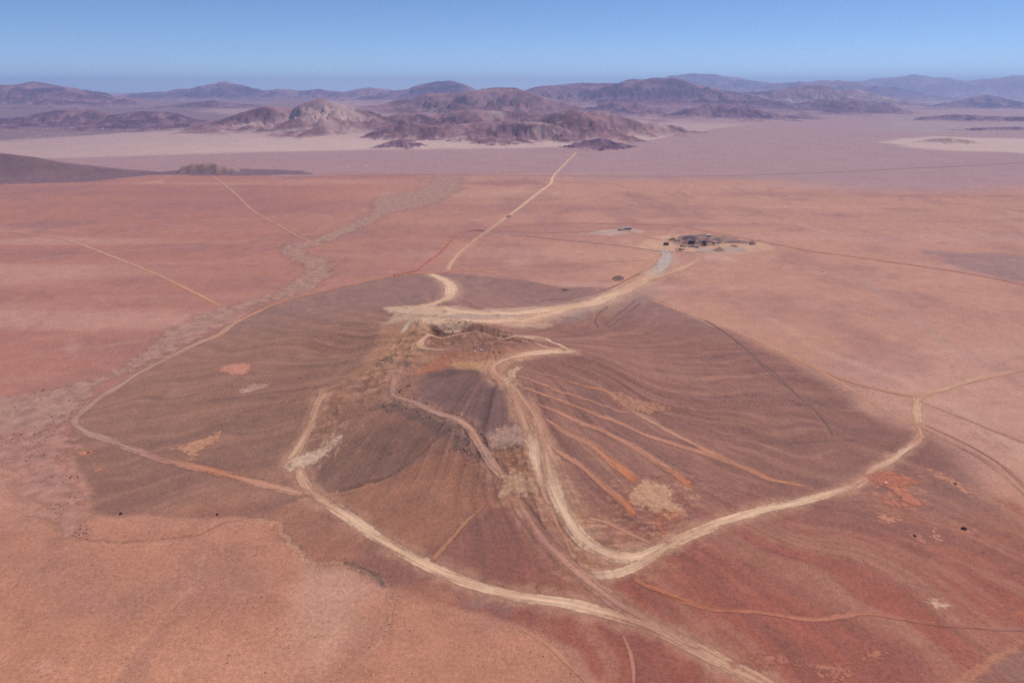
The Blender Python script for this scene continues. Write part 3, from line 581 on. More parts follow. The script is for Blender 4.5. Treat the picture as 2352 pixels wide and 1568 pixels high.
# mountains: rock on the heights, sand between them
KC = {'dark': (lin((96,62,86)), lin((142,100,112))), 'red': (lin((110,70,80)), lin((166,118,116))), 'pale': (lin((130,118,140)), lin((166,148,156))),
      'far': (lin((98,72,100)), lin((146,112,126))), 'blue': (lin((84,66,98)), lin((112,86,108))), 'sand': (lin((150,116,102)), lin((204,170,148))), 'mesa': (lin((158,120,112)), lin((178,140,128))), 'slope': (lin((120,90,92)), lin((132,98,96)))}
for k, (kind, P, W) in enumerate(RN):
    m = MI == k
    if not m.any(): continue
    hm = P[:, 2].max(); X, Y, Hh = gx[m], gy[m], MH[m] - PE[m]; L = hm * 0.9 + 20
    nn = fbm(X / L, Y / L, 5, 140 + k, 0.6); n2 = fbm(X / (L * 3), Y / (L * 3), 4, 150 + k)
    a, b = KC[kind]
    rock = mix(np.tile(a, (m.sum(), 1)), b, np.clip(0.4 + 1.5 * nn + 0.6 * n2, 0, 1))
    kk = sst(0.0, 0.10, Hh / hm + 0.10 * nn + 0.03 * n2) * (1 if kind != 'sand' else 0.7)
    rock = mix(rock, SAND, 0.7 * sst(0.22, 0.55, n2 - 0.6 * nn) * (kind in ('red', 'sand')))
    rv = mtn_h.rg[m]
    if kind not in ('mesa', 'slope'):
        rock = mix(rock, lin((176,132,132)), 0.5 * sst(0.50, 0.38, rv)); rock = mix(rock, a * 0.7, 0.65 * sst(0.54, 0.68, rv))  # relief painted into the rock colour: gullies lighter with sand, ridges darker
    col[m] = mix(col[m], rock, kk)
# overall grain
col = col * (1 + 0.09 * n_fine + 0.06 * n_mid)[:, None]
col = np.clip(col * 0.95, 0.01, 0.9)

# ------------------------------------------------------------------ materials
def mat(name, rough=0.95):
    m = bpy.data.materials.new(name); m.use_nodes = True; nt = m.node_tree
    b = nt.nodes['Principled BSDF']; b.inputs['Roughness'].default_value = rough
    b.inputs['Specular IOR Level'].default_value = 0.08 if rough > 0.8 else 0.4
    return m, nt, b
def nnode(nt, typ, **kw):
    n = nt.nodes.new(typ)
    for k, v in kw.items():
        if k in n.inputs.keys(): n.inputs[k].default_value = v
        else: setattr(n, k, v)
    return n
def math_n(nt, op, a, b=None, c=None, clamp=False):
    n = nt.nodes.new('ShaderNodeMath'); n.operation = op; n.use_clamp = clamp
    for i, v in enumerate((a, b, c)):
        if v is None: continue
        if isinstance(v, (int, float)): n.inputs[i].default_value = v
        else: nt.links.new(v, n.inputs[i])
    return n.outputs[0]
def noise_n(nt, vec, scale, detail=3, rough=0.6):
    n = nt.nodes.new('ShaderNodeTexNoise'); n.inputs['Scale'].default_value = scale; n.inputs['Detail'].default_value = detail
    n.inputs['Roughness'].default_value = rough; nt.links.new(vec, n.inputs['Vector']); return n.outputs['Fac']
def scale_col(nt, colsock, fac):
    n = nt.nodes.new('ShaderNodeVectorMath'); n.operation = 'SCALE'; nt.links.new(colsock, n.inputs[0]); nt.links.new(fac, n.inputs['Scale']); return n.outputs[0]
def ground_mat(name, bump=0.5):
    m, nt, b = mat(name)
    at = nnode(nt, 'ShaderNodeAttribute', attribute_name='Col'); tc = nt.nodes.new('ShaderNodeTexCoord'); v = tc.outputs['Object']
    a = noise_n(nt, v, 0.35, 4, 0.65); c = noise_n(nt, v, 1.4, 2, 0.6); d = noise_n(nt, v, 0.05, 3)
    s = math_n(nt, 'ADD', math_n(nt, 'MULTIPLY', a, 0.85), math_n(nt, 'MULTIPLY', c, 0.8))
    s = math_n(nt, 'ADD', s, math_n(nt, 'MULTIPLY', d, 0.35)); f = math_n(nt, 'ADD', math_n(nt, 'MULTIPLY', s, 1.0), 0.0)
    dots = noise_n(nt, v, 0.9, 1, 0.4); dk = nnode(nt, 'ShaderNodeMapRange'); nt.links.new(dots, dk.inputs['Value'])
    dk.inputs['From Min'].default_value = 0.29; dk.inputs['From Max'].default_value = 0.23; dk.inputs['To Min'].default_value = 1; dk.inputs['To Max'].default_value = 0.62
    f = math_n(nt, 'MULTIPLY', f, dk.outputs[0])
    nt.links.new(scale_col(nt, at.outputs['Color'], f), b.inputs['Base Color'])
    bp = nt.nodes.new('ShaderNodeBump'); bp.inputs['Strength'].default_value = bump; bp.inputs['Distance'].default_value = 1.0
    nt.links.new(math_n(nt, 'ADD', a, math_n(nt, 'MULTIPLY', c, 0.3)), bp.inputs['Height']); nt.links.new(bp.outputs[0], b.inputs['Normal'])
    return m
M_GROUND = ground_mat('desert_ground')
def sheet_mat(name, streak=True, top=None, ns=0.28):
    """bare earth on a draped sheet, its edge broken up by grit"""
    m, nt, b = mat(name)
    at = nnode(nt, 'ShaderNodeAttribute', attribute_name='Col'); ed = nnode(nt, 'ShaderNodeAttribute', attribute_name='edge'); rd = nnode(nt, 'ShaderNodeAttribute', attribute_name='run')
    tc = nt.nodes.new('ShaderNodeTexCoord'); v = tc.outputs['Object']
    n1 = noise_n(nt, v, ns, 4, 0.7); n2 = noise_n(nt, v, 1.5, 2)
    mp = nt.nodes.new('ShaderNodeMapping'); mp.inputs['Scale'].default_value = (0.45, 0.03, 1); nt.links.new(rd.outputs['Vector'], mp.inputs['Vector'])
    n3 = noise_n(nt, mp.outputs[0], 1.0, 4, 0.6)
    f = math_n(nt, 'ADD', math_n(nt, 'MULTIPLY', n3, 1.15 if streak else 0.0), math_n(nt, 'MULTIPLY', n1, 0.7 if streak else 1.5))
    f = math_n(nt, 'ADD', f, math_n(nt, 'MULTIPLY', n2, 0.25)); f = math_n(nt, 'ADD', f, -0.05 if streak else 0.12)
    if streak:
        rr = nnode(nt, 'ShaderNodeMapRange'); nt.links.new(math_n(nt, 'ABSOLUTE', math_n(nt, 'SUBTRACT', ed.outputs['Fac'], 0.6)), rr.inputs['Value'])
        rr.inputs['From Min'].default_value = 0.04; rr.inputs['From Max'].default_value = 0.16; rr.inputs['To Min'].default_value = 0.84; rr.inputs['To Max'].default_value = 1.0; rr.interpolation_type = 'SMOOTHSTEP'
        f = math_n(nt, 'MULTIPLY', f, rr.outputs[0])
    nt.links.new(scale_col(nt, at.outputs['Color'], f), b.inputs['Base Color'])
    e = math_n(nt, 'ADD', ed.outputs['Fac'], math_n(nt, 'MULTIPLY', math_n(nt, 'SUBTRACT', n1, 0.5), 0.8 if streak else 2.6))
    if streak: e = math_n(nt, 'ADD', e, math_n(nt, 'MULTIPLY', math_n(nt, 'SUBTRACT', n3, 0.5), 1.7))
    mr = nt.nodes.new('ShaderNodeMapRange'); mr.interpolation_type = 'SMOOTHSTEP'; nt.links.new(e, mr.inputs['Value'])
    mr.inputs['From Min'].default_value = 0.02 if streak else 0.0; mr.inputs['From Max'].default_value = 0.5 if streak else 0.6
    mr.inputs['To Max'].default_value = top or (0.95 if streak else 0.85)
    nt.links.new(mr.outputs[0], b.inputs['Alpha'])
    return m
M_ROAD = sheet_mat('road_dust'); M_PATCH = sheet_mat('scraped_earth', False); M_WASH = sheet_mat('wash_gravel', False, 0.78, 0.07)
def plain_mat(name, c, rough=0.8, var=0.25, scale=0.6, metal=0.0):
    m, nt, b = mat(name, rough); tc = nt.nodes.new('ShaderNodeTexCoord')
    n = noise_n(nt, tc.outputs['Object'], scale, 4, 0.65)
    rgb = nt.nodes.new('ShaderNodeRGB'); rgb.outputs[0].default_value = (*lin(c), 1)
    nt.links.new(scale_col(nt, rgb.outputs[0], math_n(nt, 'ADD', math_n(nt, 'MULTIPLY', n, 2 * var), 1 - var)), b.inputs['Base Color'])
    b.inputs['Metallic'].default_value = metal
    return m

# ------------------------------------------------------------------ object helpers
COL = SC.collection
def tag(o, label=None, cat=None, group=None, kind=None):
    if label: o['label'] = label
    if cat: o['category'] = cat
    if group: o['group'] = group
    if kind: o['kind'] = kind
    return o
def raw_mesh(name, V, F, m, attrs=None, smooth=True):
    """V (n,3), F (k,3 or 4) arrays"""
    me = bpy.data.meshes.new(name); V = np.asarray(V, np.float32); F = np.asarray(F, np.int32); k = F.shape[1]
    me.vertices.add(len(V)); me.vertices.foreach_set('co', V.ravel())
    me.loops.add(F.size); me.loops.foreach_set('vertex_index', F.ravel())
    me.polygons.add(len(F)); me.polygons.foreach_set('loop_start', np.arange(len(F), dtype=np.int32) * k)
    me.polygons.foreach_set('use_smooth', np.full(len(F), smooth))
    me.update(calc_edges=True)
    for nm, arr in (attrs or {}).items():
        arr = np.asarray(arr, np.float32)
        if nm == 'Col':
            a = me.attributes.new('Col', 'FLOAT_COLOR', 'POINT'); a.data.foreach_set('color', np.hstack([arr, np.ones((len(arr), 1), np.float32)]).ravel())
        elif arr.ndim == 2:
            a = me.attributes.new(nm, 'FLOAT_VECTOR', 'POINT'); a.data.foreach_set('vector', arr.ravel())
        else:
            a = me.attributes.new(nm, 'FLOAT', 'POINT'); a.data.foreach_set('value', arr)
    me.materials.append(m)
    o = bpy.data.objects.new(name, me); COL.objects.link(o); return o

# ---- ground split into plain, hill and each range
I = np.arange(NR * NA).reshape(NR, NA)
Q = np.stack([I[:-1, :-1], I[:-1, 1:], I[1:, 1:], I[1:, :-1]], -1).reshape(-1, 4)
fid = MI[Q].max(1) + 2; fid[(MI[Q] >= 0).sum(1) < 3] = 1
fhill = (dt[Q].mean(1) > 0); fid[(fid == 1) & fhill] = 0
G3 = np.stack([gx, gy, GH], -1)
# vertex normals of the whole ground, so that the pieces meet without a seam
Z2 = G3.reshape(NR, NA, 3); du = np.gradient(Z2, axis=0); dv = np.gradient(Z2, axis=1)
NRM = np.cross(dv, du).reshape(-1, 3); NRM *= np.sign(NRM[:, 2:3] + 1e-12); NRM /= np.linalg.norm(NRM, axis=1)[:, None] + 1e-12
RLAB = ['pale far peaks behind the long dark range','palest peaks along the right horizon','bluish range at the right skyline','jagged pale range on the left skyline','rounded blue peak at the centre skyline',
 'low reddish ridge before the right skyline range','big dark multi-peaked range right of centre','tall dark mountain at the left edge','dark separate ridge on the right plain','low purple hill behind the cone-shaped one','blue cone hill near the right edge',
 'reddish range below the central blue peak','dark ridge tapering right onto the plain','small dark ridge left of the tapering one','dark front hills at the left edge','cone-peaked reddish hill left of centre','low red hills behind the central foothills',
 'long red ridge sinking to the right into pale sand','rocky red foothills in the centre','small red knolls beside the central foothills','little dark cone hill on the pale sand','small brown mound on the pale sand','low dark mound at the sand edge',
 'flat dark rise far right','low dark strip of hills near the right edge','small dark hill cut by the right edge','pale sandy knolls at the right','dark bare slope at the left edge in the middle distance','flat-topped brown mine dump in the middle distance']
for f in range(0, len(RN) + 2):
    m = fid == f
    if not m.any(): continue
    fq = Q[m]; u, inv = np.unique(fq, return_inverse=True)
    nm = 'hill' if f == 0 else 'plain' if f == 1 else ('spoil_mound' if RN[f - 2][0] == 'mesa' else 'mountain')
    o = raw_mesh(nm, G3[u], inv.reshape(-1, 4), M_GROUND, {'Col': col[u]})
    o.data.normals_split_custom_set_from_vertices(NRM[u])
    lab = 'broad dark mined hill crossed by roads in the middle' if f == 0 else 'pink and orange desert plain stretching to the mountains' if f == 1 else RLAB[f - 2]
    tag(o, lab, 'hill' if f == 0 else 'ground' if f == 1 else 'mountain', kind='structure')

# ---- roads
LIFT = [0.0]
def lift(d):
    LIFT[0] += 0.0015
    return 0.06 + LIFT[0]
def ribbon(key):
    nm, lab, pts, cols = R[key]; W0 = RW[key]
    step = lambda p: max(1.3, math.hypot(p[0], p[1]) * 0.0032)
    P = catmull(W0, step); xy = P[:, :2]; w = np.maximum(P[:, 2], np.hypot(xy[:, 0], xy[:, 1]) * 0.0021) * (1 + 0.14 * fbm(np.arange(len(P)) / 9.0, np.zeros(len(P)) + len(P), 2, 200)) * 1.75
    T = np.gradient(xy, axis=0); T /= np.linalg.norm(T, axis=1)[:, None] + 1e-9; Nn = np.stack([-T[:, 1], T[:, 0]], -1)
    na = 9; us = np.linspace(-1, 1, na); run = np.concatenate([[0], np.cumsum(np.linalg.norm(np.diff(xy, axis=0), axis=1))])
    X = xy[:, None, :] + Nn[:, None, :] * (us[None, :, None] * w[:, None, None] / 2)
    fx, fy = X[..., 0].ravel(), X[..., 1].ravel(); d = np.hypot(fx, fy)
    z = surf(fx, fy) + lift(0) + 0.0002 * d
    e = np.tile(1 - np.abs(us), (len(P), 1)).ravel() * 1.0
    endf = np.minimum(run, run[-1] - run)[:, None] / (w[:, None] * 0.8 + 1e-6); e = e * np.clip(np.tile(endf, (1, na)).ravel(), 0, 1)
    e = e * (1 + 1.1 * sst(700, 1300, d))
    C = np.repeat(np.clip(P[:, 3:6], 0.02, 0.9), na, 0)
    vv = np.stack([np.tile(us, (len(P), 1)).ravel() * np.repeat(w, na) / 2, np.repeat(run, na), np.zeros(len(fx)) + LIFT[0] * 900], -1)
    J = np.arange(len(P) * na).reshape(len(P), na); F = np.stack([J[:-1, :-1], J[1:, :-1], J[1:, 1:], J[:-1, 1:]], -1).reshape(-1, 4)
    o = raw_mesh(nm, np.stack([fx, fy, z], -1), F, M_ROAD, {'Col': C, 'edge': e, 'run': vv})
    return tag(o, lab, {'haul_road': 'road', 'dirt_road': 'road', 'bench_road': 'road', 'highway': 'road', 'dry_rill': 'gully'}.get(nm, 'track'), kind='structure')
for key in R: ribbon(key)

# ---- scraped patches, pads, wash: sheets draped on the ground
def patch(name, lab, px, c, cat='ground', soft=3.0, s=None, nz=3.0, m_=None):
    g, t = on_ground([p[0] for p in px], [p[1] for p in px]); dist = np.hypot(g[:, 0], g[:, 1]).mean()
    if s is None: s = max(1.2, dist * 0.0026)
    x0, y0 = g.min(0) - soft; x1, y1 = g.max(0) + soft
    nx, ny = int((x1 - x0) / s) + 2, int((y1 - y0) / s) + 2
    XX, YY = np.meshgrid(x0 + np.arange(nx) * s, y0 + np.arange(ny) * s, indexing='ij'); fx, fy = XX.ravel(), YY.ravel()
    q = sdist(fx, fy, g) + nz * fbm(fx / (nz * 3), fy / (nz * 3), 3, 210)
    e = 0.3 + q / (2 * soft)
    z = surf(fx, fy) + lift(0) + 0.00012 * np.hypot(fx, fy)
    J = np.arange(nx * ny).reshape(nx, ny); F = np.stack([J[:-1, :-1], J[1:, :-1], J[1:, 1:], J[:-1, 1:]], -1).reshape(-1, 4)
    F = F[(e[F] > -0.55).any(1)]; u, inv = np.unique(F, return_inverse=True)
    C = mix(np.tile(lin(c) * np.array([1, .97, 1.02]), (len(u), 1)), lin((176,116,92)), 0.55 * sst(0.0, 0.6, 0.6 * fbm(fx[u] / 12, fy[u] / 5, 4, 211) + 0.35 - e[u] * 0.5))
    o = raw_mesh(name, np.stack([fx[u], fy[u], z[u]], -1), inv.reshape(-1, 4), m_ or M_PATCH, {'Col': C, 'edge': np.clip(e[u], -1, 1)})
    return tag(o, lab, cat, kind='structure')
WASH_PX = [(1000,405),(985,425),(960,437),(900,445),(858,455),(850,475),(855,490),(800,512),(750,537),(700,556),(650,563),(636,577),(665,598),(702,620),(690,640),(665,652),(640,666),(560,692),(500,712),(440,730),(400,747),(370,775),(320,812),(270,845),(200,870),(100,893),(0,914),(-200,950),(-200,1040),(0,1010),(100,1000),(158,970),(178,945),(228,898),(328,838),(430,788),(528,740),(598,700),(700,670),(762,634),(770,612),(760,598),(740,591),(704,588),(700,572),(745,558),(800,537),(860,512),(890,492),(950,480),(1010,463),(1060,437),(1065,410)]
patch('dry_wash', 'pale winding dry wash of gravel left of the hill', WASH_PX, (184,141,119), 'wash', soft=13, s=4.0, nz=14, m_=M_WASH)
patch('gravel_fan', 'speckled gravel fan at the left foot of the hill', [(-100,1010),(0,1000),(160,975),(160,1030),(188,1110),(200,1178),(195,1240),(150,1235),(100,1160),(60,1110),(50,1060),(-100,1060)], (186,136,114), 'wash', soft=14, s=3.0, nz=14, m_=M_WASH)
PADS = [
 ('drill_pad','pale drill pad on the front ridge above the lower road',[(1143,1130),(1158,1092),(1190,1080),(1212,1088),(1243,1119),(1236,1134),(1212,1142),(1147,1140)],(206,158,122)),
 ('drill_pad','grey stony pad at the ridge left of the crest track',[(1116,1011),(1139,988),(1185,977),(1212,996),(1208,1022),(1166,1030),(1127,1030)],(180,142,120)),
 ('drill_pad','beige drill pad with grey centre at the foot of the strips',[(1436,1122),(1462,1116),(1484,1100),(1500,1112),(1530,1108),(1556,1130),(1540,1150),(1562,1176),(1520,1170),(1506,1190),(1490,1162),(1455,1158)],(200,152,116)),
 ('drill_pad','grey splayed pad at the top of the short left road',[(650,1075),(668,1052),(700,1045),(745,1028),(775,1008),(768,1030),(735,1055),(700,1072),(670,1082)],(216,180,148)),
 ('turning_area','pale widened turning area at the head of the front ridge roads',[(1180,842),(1196,842),(1190,856),(1172,880),(1155,886),(1150,868),(1165,855)],(206,164,128)),
 ('turning_area','broad pale crossroads area at the far side of the hilltop',[(905,712),(950,701),(1000,702),(1030,712),(1000,730),(1060,742),(1010,752),(960,737),(925,732)],(212,174,140)),
 ('scraped_patch','orange scraped strip left of the hill above the front road',[(393,1032),(508,992),(508,1008),(455,1035),(440,1056),(428,1052),(425,1040)],(200,144,108)),
 ('scraped_patch','pink bare patch high on the left flank',[(500,851),(520,838),(563,832),(584,842),(559,860),(522,856)],(206,142,112)),
 ('scraped_patch','pale ragged bare patch below the pink one on the left flank',[(541,896),(577,882),(628,881),(598,895),(560,905)],(192,150,126)),
 ('scraped_patch','long tan trench scar at the right side of the hill',[(2106,1071),(2150,1078),(2195,1106),(2233,1132),(2226,1138),(2186,1114),(2140,1086)],(192,136,106)),
 ('scraped_patch','orange scraped bar right of the road bend',[(2022,1102),(2044,1100),(2083,1126),(2117,1160),(2094,1160),(2044,1125)],(194,122,92)),
 ('scraped_patch','small orange bare patch shaped like a hoof on the right slope',[(2017,1182),(2064,1186),(2068,1196),(2025,1198)],(198,134,106)),
 ('scraped_patch','butterfly-shaped bare patch on the right slope',[(2133,1230),(2145,1215),(2160,1228),(2178,1232),(2176,1240),(2152,1247)],(200,134,108)),
 ('scraped_patch','small round pink patch beside the dark hole at the right',[(2208,1212),(2234,1216),(2236,1228),(2222,1226)],(192,130,110)),
 ('scraped_patch','small triangular pink patch left of the butterfly one',[(2096,1226),(2115,1232),(2120,1242),(2104,1238)],(192,128,104)),
 ('scraped_patch','oval tan patch alone on the lower right slope',[(2140,1383),(2158,1383),(2174,1390),(2172,1397),(2154,1395)],(204,160,126)),
 ('scraped_patch','orange wash scar at the right edge below the tracks',[(2288,1146),(2320,1152),(2345,1168),(2365,1190),(2340,1180),(2310,1164)],(184,120,94)),
 ('scraped_patch','orange sandy tongue near the bottom right of the frame',[(1864,1538),(1900,1531),(1960,1531),(1992,1500),(2030,1500),(1985,1520),(1960,1544),(1915,1555)],(184,118,92)),
 ('scraped_patch','faint orange bank above the bottom right road',[(1690,1523),(1740,1514),(1785,1512),(1832,1530),(1740,1534)],(180,114,90)),
 ('scraped_patch','orange disturbed ground by the pale road bend',[(1990,1092),(2040,1085),(2090,1094),(2110,1108),(2060,1112),(2000,1112)],(182,114,86)),
 ('scraped_patch','pink scraped crescent beside the orange bar on the right',[(2034,1143),(2050,1150),(2090,1158),(2080,1166),(2045,1160)],(184,118,92)),
 ('scraped_patch','tiny pink patch on the left flank near the road corner',[(188,1038),(204,1036),(206,1041),(192,1043)],(206,134,102)),
 ('scraped_patch','tiny pink patch left of the front road on the dark slope',[(222,1079),(240,1077),(242,1083),(226,1084)],(200,134,104)),
 ('scraped_patch','pale scrape with brown rim on the lower drill slope',[(1517,1180),(1545,1176),(1556,1184),(1535,1190)],(206,140,100)),
 ('scraped_patch','dim orange branch beneath the beige drill pad',[(1505,1182),(1520,1190),(1528,1240),(1510,1240),(1508,1205)],(180,116,88)),
 ('scraped_patch','tan scraped ledge at the end of the topmost strips',[(1390,898),(1440,905),(1480,920),(1530,935),(1490,950),(1440,940)],(180,128,100)),
]
for nm, lab, px, c in PADS:
    patch(nm, lab, px, c, 'pad' if 'pad' in nm or 'area' in nm else 'bare patch', soft=4.5, nz=7.0 if 'pad' in nm else 4.5)

# ------------------------------------------------------------------ haze
lo, hi = float(GH.min()) - 1.5, float(GH.max()) + 15
s = 36000.0
hv = [(x, y, z) for z in (lo, hi) for y in (-s, s) for x in (-s, s)]
hf = [(0,2,3,1),(4,5,7,6),(0,1,5,4),(2,6,7,3),(0,4,6,2),(1,3,7,5)]
hm_ = bpy.data.materials.new('haze_air'); hm_.use_nodes = True; nt = hm_.node_tree; nt.nodes.remove(nt.nodes['Principled BSDF'])
pv = nt.nodes.new('ShaderNodeVolumePrincipled'); pv.inputs['Density'].default_value = HAZE_DENSITY; pv.inputs['Color'].default_value = (*HAZE_COLOR, 1); pv.inputs['Anisotropy'].default_value = 0.1
nt.links.new(pv.outputs[0], nt.nodes['Material Output'].inputs['Volume'])
ho = raw_mesh('haze', hv, hf, hm_, smooth=False); tag(ho, 'thin blue haze filling the air over the whole desert', 'haze', kind='stuff')

# ------------------------------------------------------------------ small meshes
PH = 2352 / 2560.0
def place(px, py):
    """point of the ground seen at this place of the photograph (2352 measure)"""
    x, y = on_ground(np.array([px]), np.array([py]))[0][0]
    return float(x), float(y), float(surf(x, y))
def pp(x, y): return place(x * PH, y * PH)                 # photograph measure
def z12(x, y): return place(1506.8 + .1094 * x, 523.7 + .1094 * y)
MPX = 0.0988
M_STEEL = plain_mat('dark_steel', (74,62,64), 0.6, .3, .8); M_RUST = plain_mat('rusty_steel', (112,66,56), 0.8, .4, .9)
M_WHITE = plain_mat('white_paint', (226,222,216), 0.6, .08, .7); M_GREY = plain_mat('grey_paint', (138,132,136), 0.6, .2, .7)
M_ROOF = plain_mat('dusty_roof', (168,158,152), 0.7, .15, .7); M_DARK = plain_mat('dark_cladding', (78,64,66), 0.7, .25, .6); M_GLASS = plain_mat('dark_glass', (50,54,62), 0.15, .1, .5); M_TYRE = plain_mat('black_rubber', (34,32,32), 0.8, .2, 2)
M_BELT = plain_mat('conveyor_belt', (58,50,50), 0.8, .25, 1.5); M_OCHRE = plain_mat('ochre_paint', (150,104,60), 0.6, .3, .8)
class MB:
    def __init__(s): s.v = []; s.f = []
    def add(s, V, F):
        b = len(s.v); s.v += [tuple(p) for p in V]; s.f += [tuple(i + b for i in q) for q in F]; return s
    def box(s, x0, x1, y0, y1, z0, z1, top=1.0, taper=None):
        cx, cy = (x0 + x1) / 2, (y0 + y1) / 2
        V = [(x, y, z0) for x, y in ((x0,y0),(x1,y0),(x1,y1),(x0,y1))] + [(cx + (x - cx) * top, cy + (y - cy) * top, z1) for x, y in ((x0,y0),(x1,y0),(x1,y1),(x0,y1))]
        return s.add(V, [(3,2,1,0),(4,5,6,7),(0,1,5,4),(1,2,6,5),(2,3,7,6),(3,0,4,7)])
    def bar(s, a, b, w, h=None):
        h = h or w; a, b = Vector(a), Vector(b); d = (b - a).normalized(); up = Vector((0,0,1)) if abs(d.z) < .95 else Vector((0,1,0))
        n = d.cross(up).normalized() * w / 2; u = n.cross(d).normalized() * h / 2
        V = [p + i * n + j * u for p in (a, b) for i, j in ((-1,-1),(1,-1),(1,1),(-1,1))]
        return s.add(V, [(0,1,2,3),(7,6,5,4),(0,4,5,1),(1,5,6,2),(2,6,7,3),(3,7,4,0)])
    def cyl(s, a, b, r, n=10, r2=None):
        r2 = r if r2 is None else r2; a, b = Vector(a), Vector(b); d = (b - a).normalized(); up = Vector((0,0,1)) if abs(d.z) < .95 else Vector((0,1,0))
        e = d.cross(up).normalized(); g = e.cross(d)
        V = [p + (math.cos(k * 2 * math.pi / n) * e + math.sin(k * 2 * math.pi / n) * g) * q for p, q in ((a, r), (b, r2)) for k in range(n)]
        return s.add(V, [(k, k + n, (k + 1) % n + n, (k + 1) % n) for k in range(n)] + [tuple(range(n)), tuple(range(2 * n - 1, n - 1, -1))])
    def build(s, name, m, parent=None, loc=None):
        me = bpy.data.meshes.new(name); me.from_pydata([tuple(p) for p in s.v], [], s.f)
        import bmesh
        bm = bmesh.new(); bm.from_mesh(me); bmesh.ops.recalc_face_normals(bm, faces=bm.faces[:]); bm.to_mesh(me); bm.free()
        me.materials.append(m); o = bpy.data.objects.new(name, me); COL.objects.link(o)
        if parent: o.parent = parent
        if loc: o.location = loc
        return o
def thing(name, label, cat, loc, rz=0.0, group=None):
    o = bpy.data.objects.new(name, None); COL.objects.link(o); o.location = (loc[0], loc[1], loc[2] - 0.05); o.rotation_euler = (0, 0, rz)
    o.empty_display_size = 2; return tag(o, label, cat, group)

# ---- crushing plant
t = thing('feed_hopper', 'dark steel feed hopper standing over the left stockpiles of the plant', 'hopper', z12(758, 333))
MB().box(-5.5, 5.0, -2.6, 2.6, 3.4, 4.2).box(-6, 5.6, -3.2, 3.2, 4.2, 7.2, 1.12).build('hopper_bin', M_STEEL, t)
for x in (-4.6, 4.2):
    for y in (-2.2, 2.2): MB().bar((x, y, 0), (x, y, 3.4), .45).build('leg', M_RUST, t)
MB().box(-3, 4, -1.2, 1.2, 1.2, 3.2).build('vibrating_feeder', M_RUST, t)
MB().add([(-11,-2.4,0),(-6.1,-2.4,0),(-6.1,2.4,0),(-11,2.4,0),(-6.3,-2.4,3.6),(-6.1,-2.4,3.6),(-6.1,2.4,3.6),(-6.3,2.4,3.6)], [(3,2,1,0),(4,5,6,7),(0,1,5,4),(1,2,6,5),(2,3,7,6),(3,0,4,7)]).build('loading_ramp', M_RUST, t)
t = thing('screening_tower', 'tall dark steel crusher and screen tower in the centre of the plant', 'crusher', z12(1005, 366))
for x in (-4.6, 0, 4.6):
    for y in (-2.6, 2.6): MB().bar((x, y, 0), (x, y, 10.2 if x > -1 else 8), .4).build('post', M_STEEL, t)
for z in (3.0, 6.4): MB().box(-5.2, 5.2, -3.1, 3.1, z, z + .25).build('deck', M_STEEL, t)
MB().box(-3.6, 2.4, -2.1, 2.1, 6.7, 9.6, .9).build('screen_box', M_STEEL, t)
MB().box(-3.2, 3.4, -2.2, 2.2, 3.3, 6.0, .8).build('crusher_body', M_RUST, t)
MB().box(1.0, 3.6, -1.6, 1.6, .8, 2.9, 1.4).build('chute', M_GREY, t)
for y in (-3.0, 3.0): MB().bar((-5.1, y, 7.5), (5.1, y, 7.5), .12).bar((-5.1, y, 4.2), (5.1, y, 4.2), .12).build('guard_rail', M_GREY, t)
MB().bar((-4.6, -2.7, .2), (0, -2.7, 6.2), .25).bar((4.6, -2.7, .2), (0, -2.7, 6.2), .25).build('cross_brace', M_STEEL, t)
def conveyor(label, a, b, za, zb, legs, grp='conveyors of the crushing plant'):
    a = z12(*a); b = z12(*b); rz = math.atan2(b[1] - a[1], b[0] - a[0]); L = math.hypot(b[0] - a[0], b[1] - a[1])
    t = thing('belt_conveyor', label, 'conveyor', a, rz, grp)
    fz = lambda x: za + (zb - za) * x / L
    MB().bar((0, -.75, za), (L, -.75, zb), .25, .9).bar((0, .75, za), (L, .75, zb), .25, .9).build('frame', M_STEEL, t)
    MB().bar((-.3, 0, za + .3), (L + .4, 0, zb + .3), 1.25, .14).build('belt', M_BELT, t)
    for x in (0, L): MB().cyl((x, -.7, fz(x) + .1), (x, .7, fz(x) + .1), .35).build('drum', M_RUST, t)
    for x in legs:
        x *= L; MB().bar((x - .8, -.9, 0), (x, -.8, fz(x) - .45), .28).bar((x - .8, .9, 0), (x, .8, fz(x) - .45), .28).bar((x - .5, -.9, 1), (x - .5, .9, 1), .2).build('trestle', M_STEEL, t)
    return t
conveyor('rising dark conveyor between the feed hopper and the tower', (822, 338), (948, 352), 1.2, 6.2, (.35, .8))
conveyor('steep dark conveyor arm pointing up from the tower', (1010, 350), (1085, 318), 6.5, 12.8, (.12,))
conveyor('level conveyor linking the tower with the round stacker head', (1062, 352), (1178, 356), 5.6, 7.2, (.2, .6))
t = conveyor('long stacking boom with trestle at the right of the plant', (1215, 360), (1350, 352), 3.4, 5.4, (.12, .68))
t = thing('stacker_head', 'dark transfer head on legs between the two right-hand conveyors', 'machine', z12(1197, 362))
MB().box(-1.8, 1.8, -1.6, 1.6, 3.6, 6.6, .85).build('head_box', M_STEEL, t)
for x, y in ((-1.5,-1.3),(1.5,-1.3),(1.5,1.3),(-1.5,1.3)): MB().bar((x * 1.25, y * 1.2, 0), (x, y, 3.6), .32).build('leg', M_STEEL, t)
MB().cyl((0, -1.8, 5), (0, -2.5, 5), .9, 12).build('drive_motor', M_RUST, t)
t = thing('flat_trailer', 'long flatbed trailer with a white side rail in front of the hopper', 'trailer', z12(742, 402), .02)
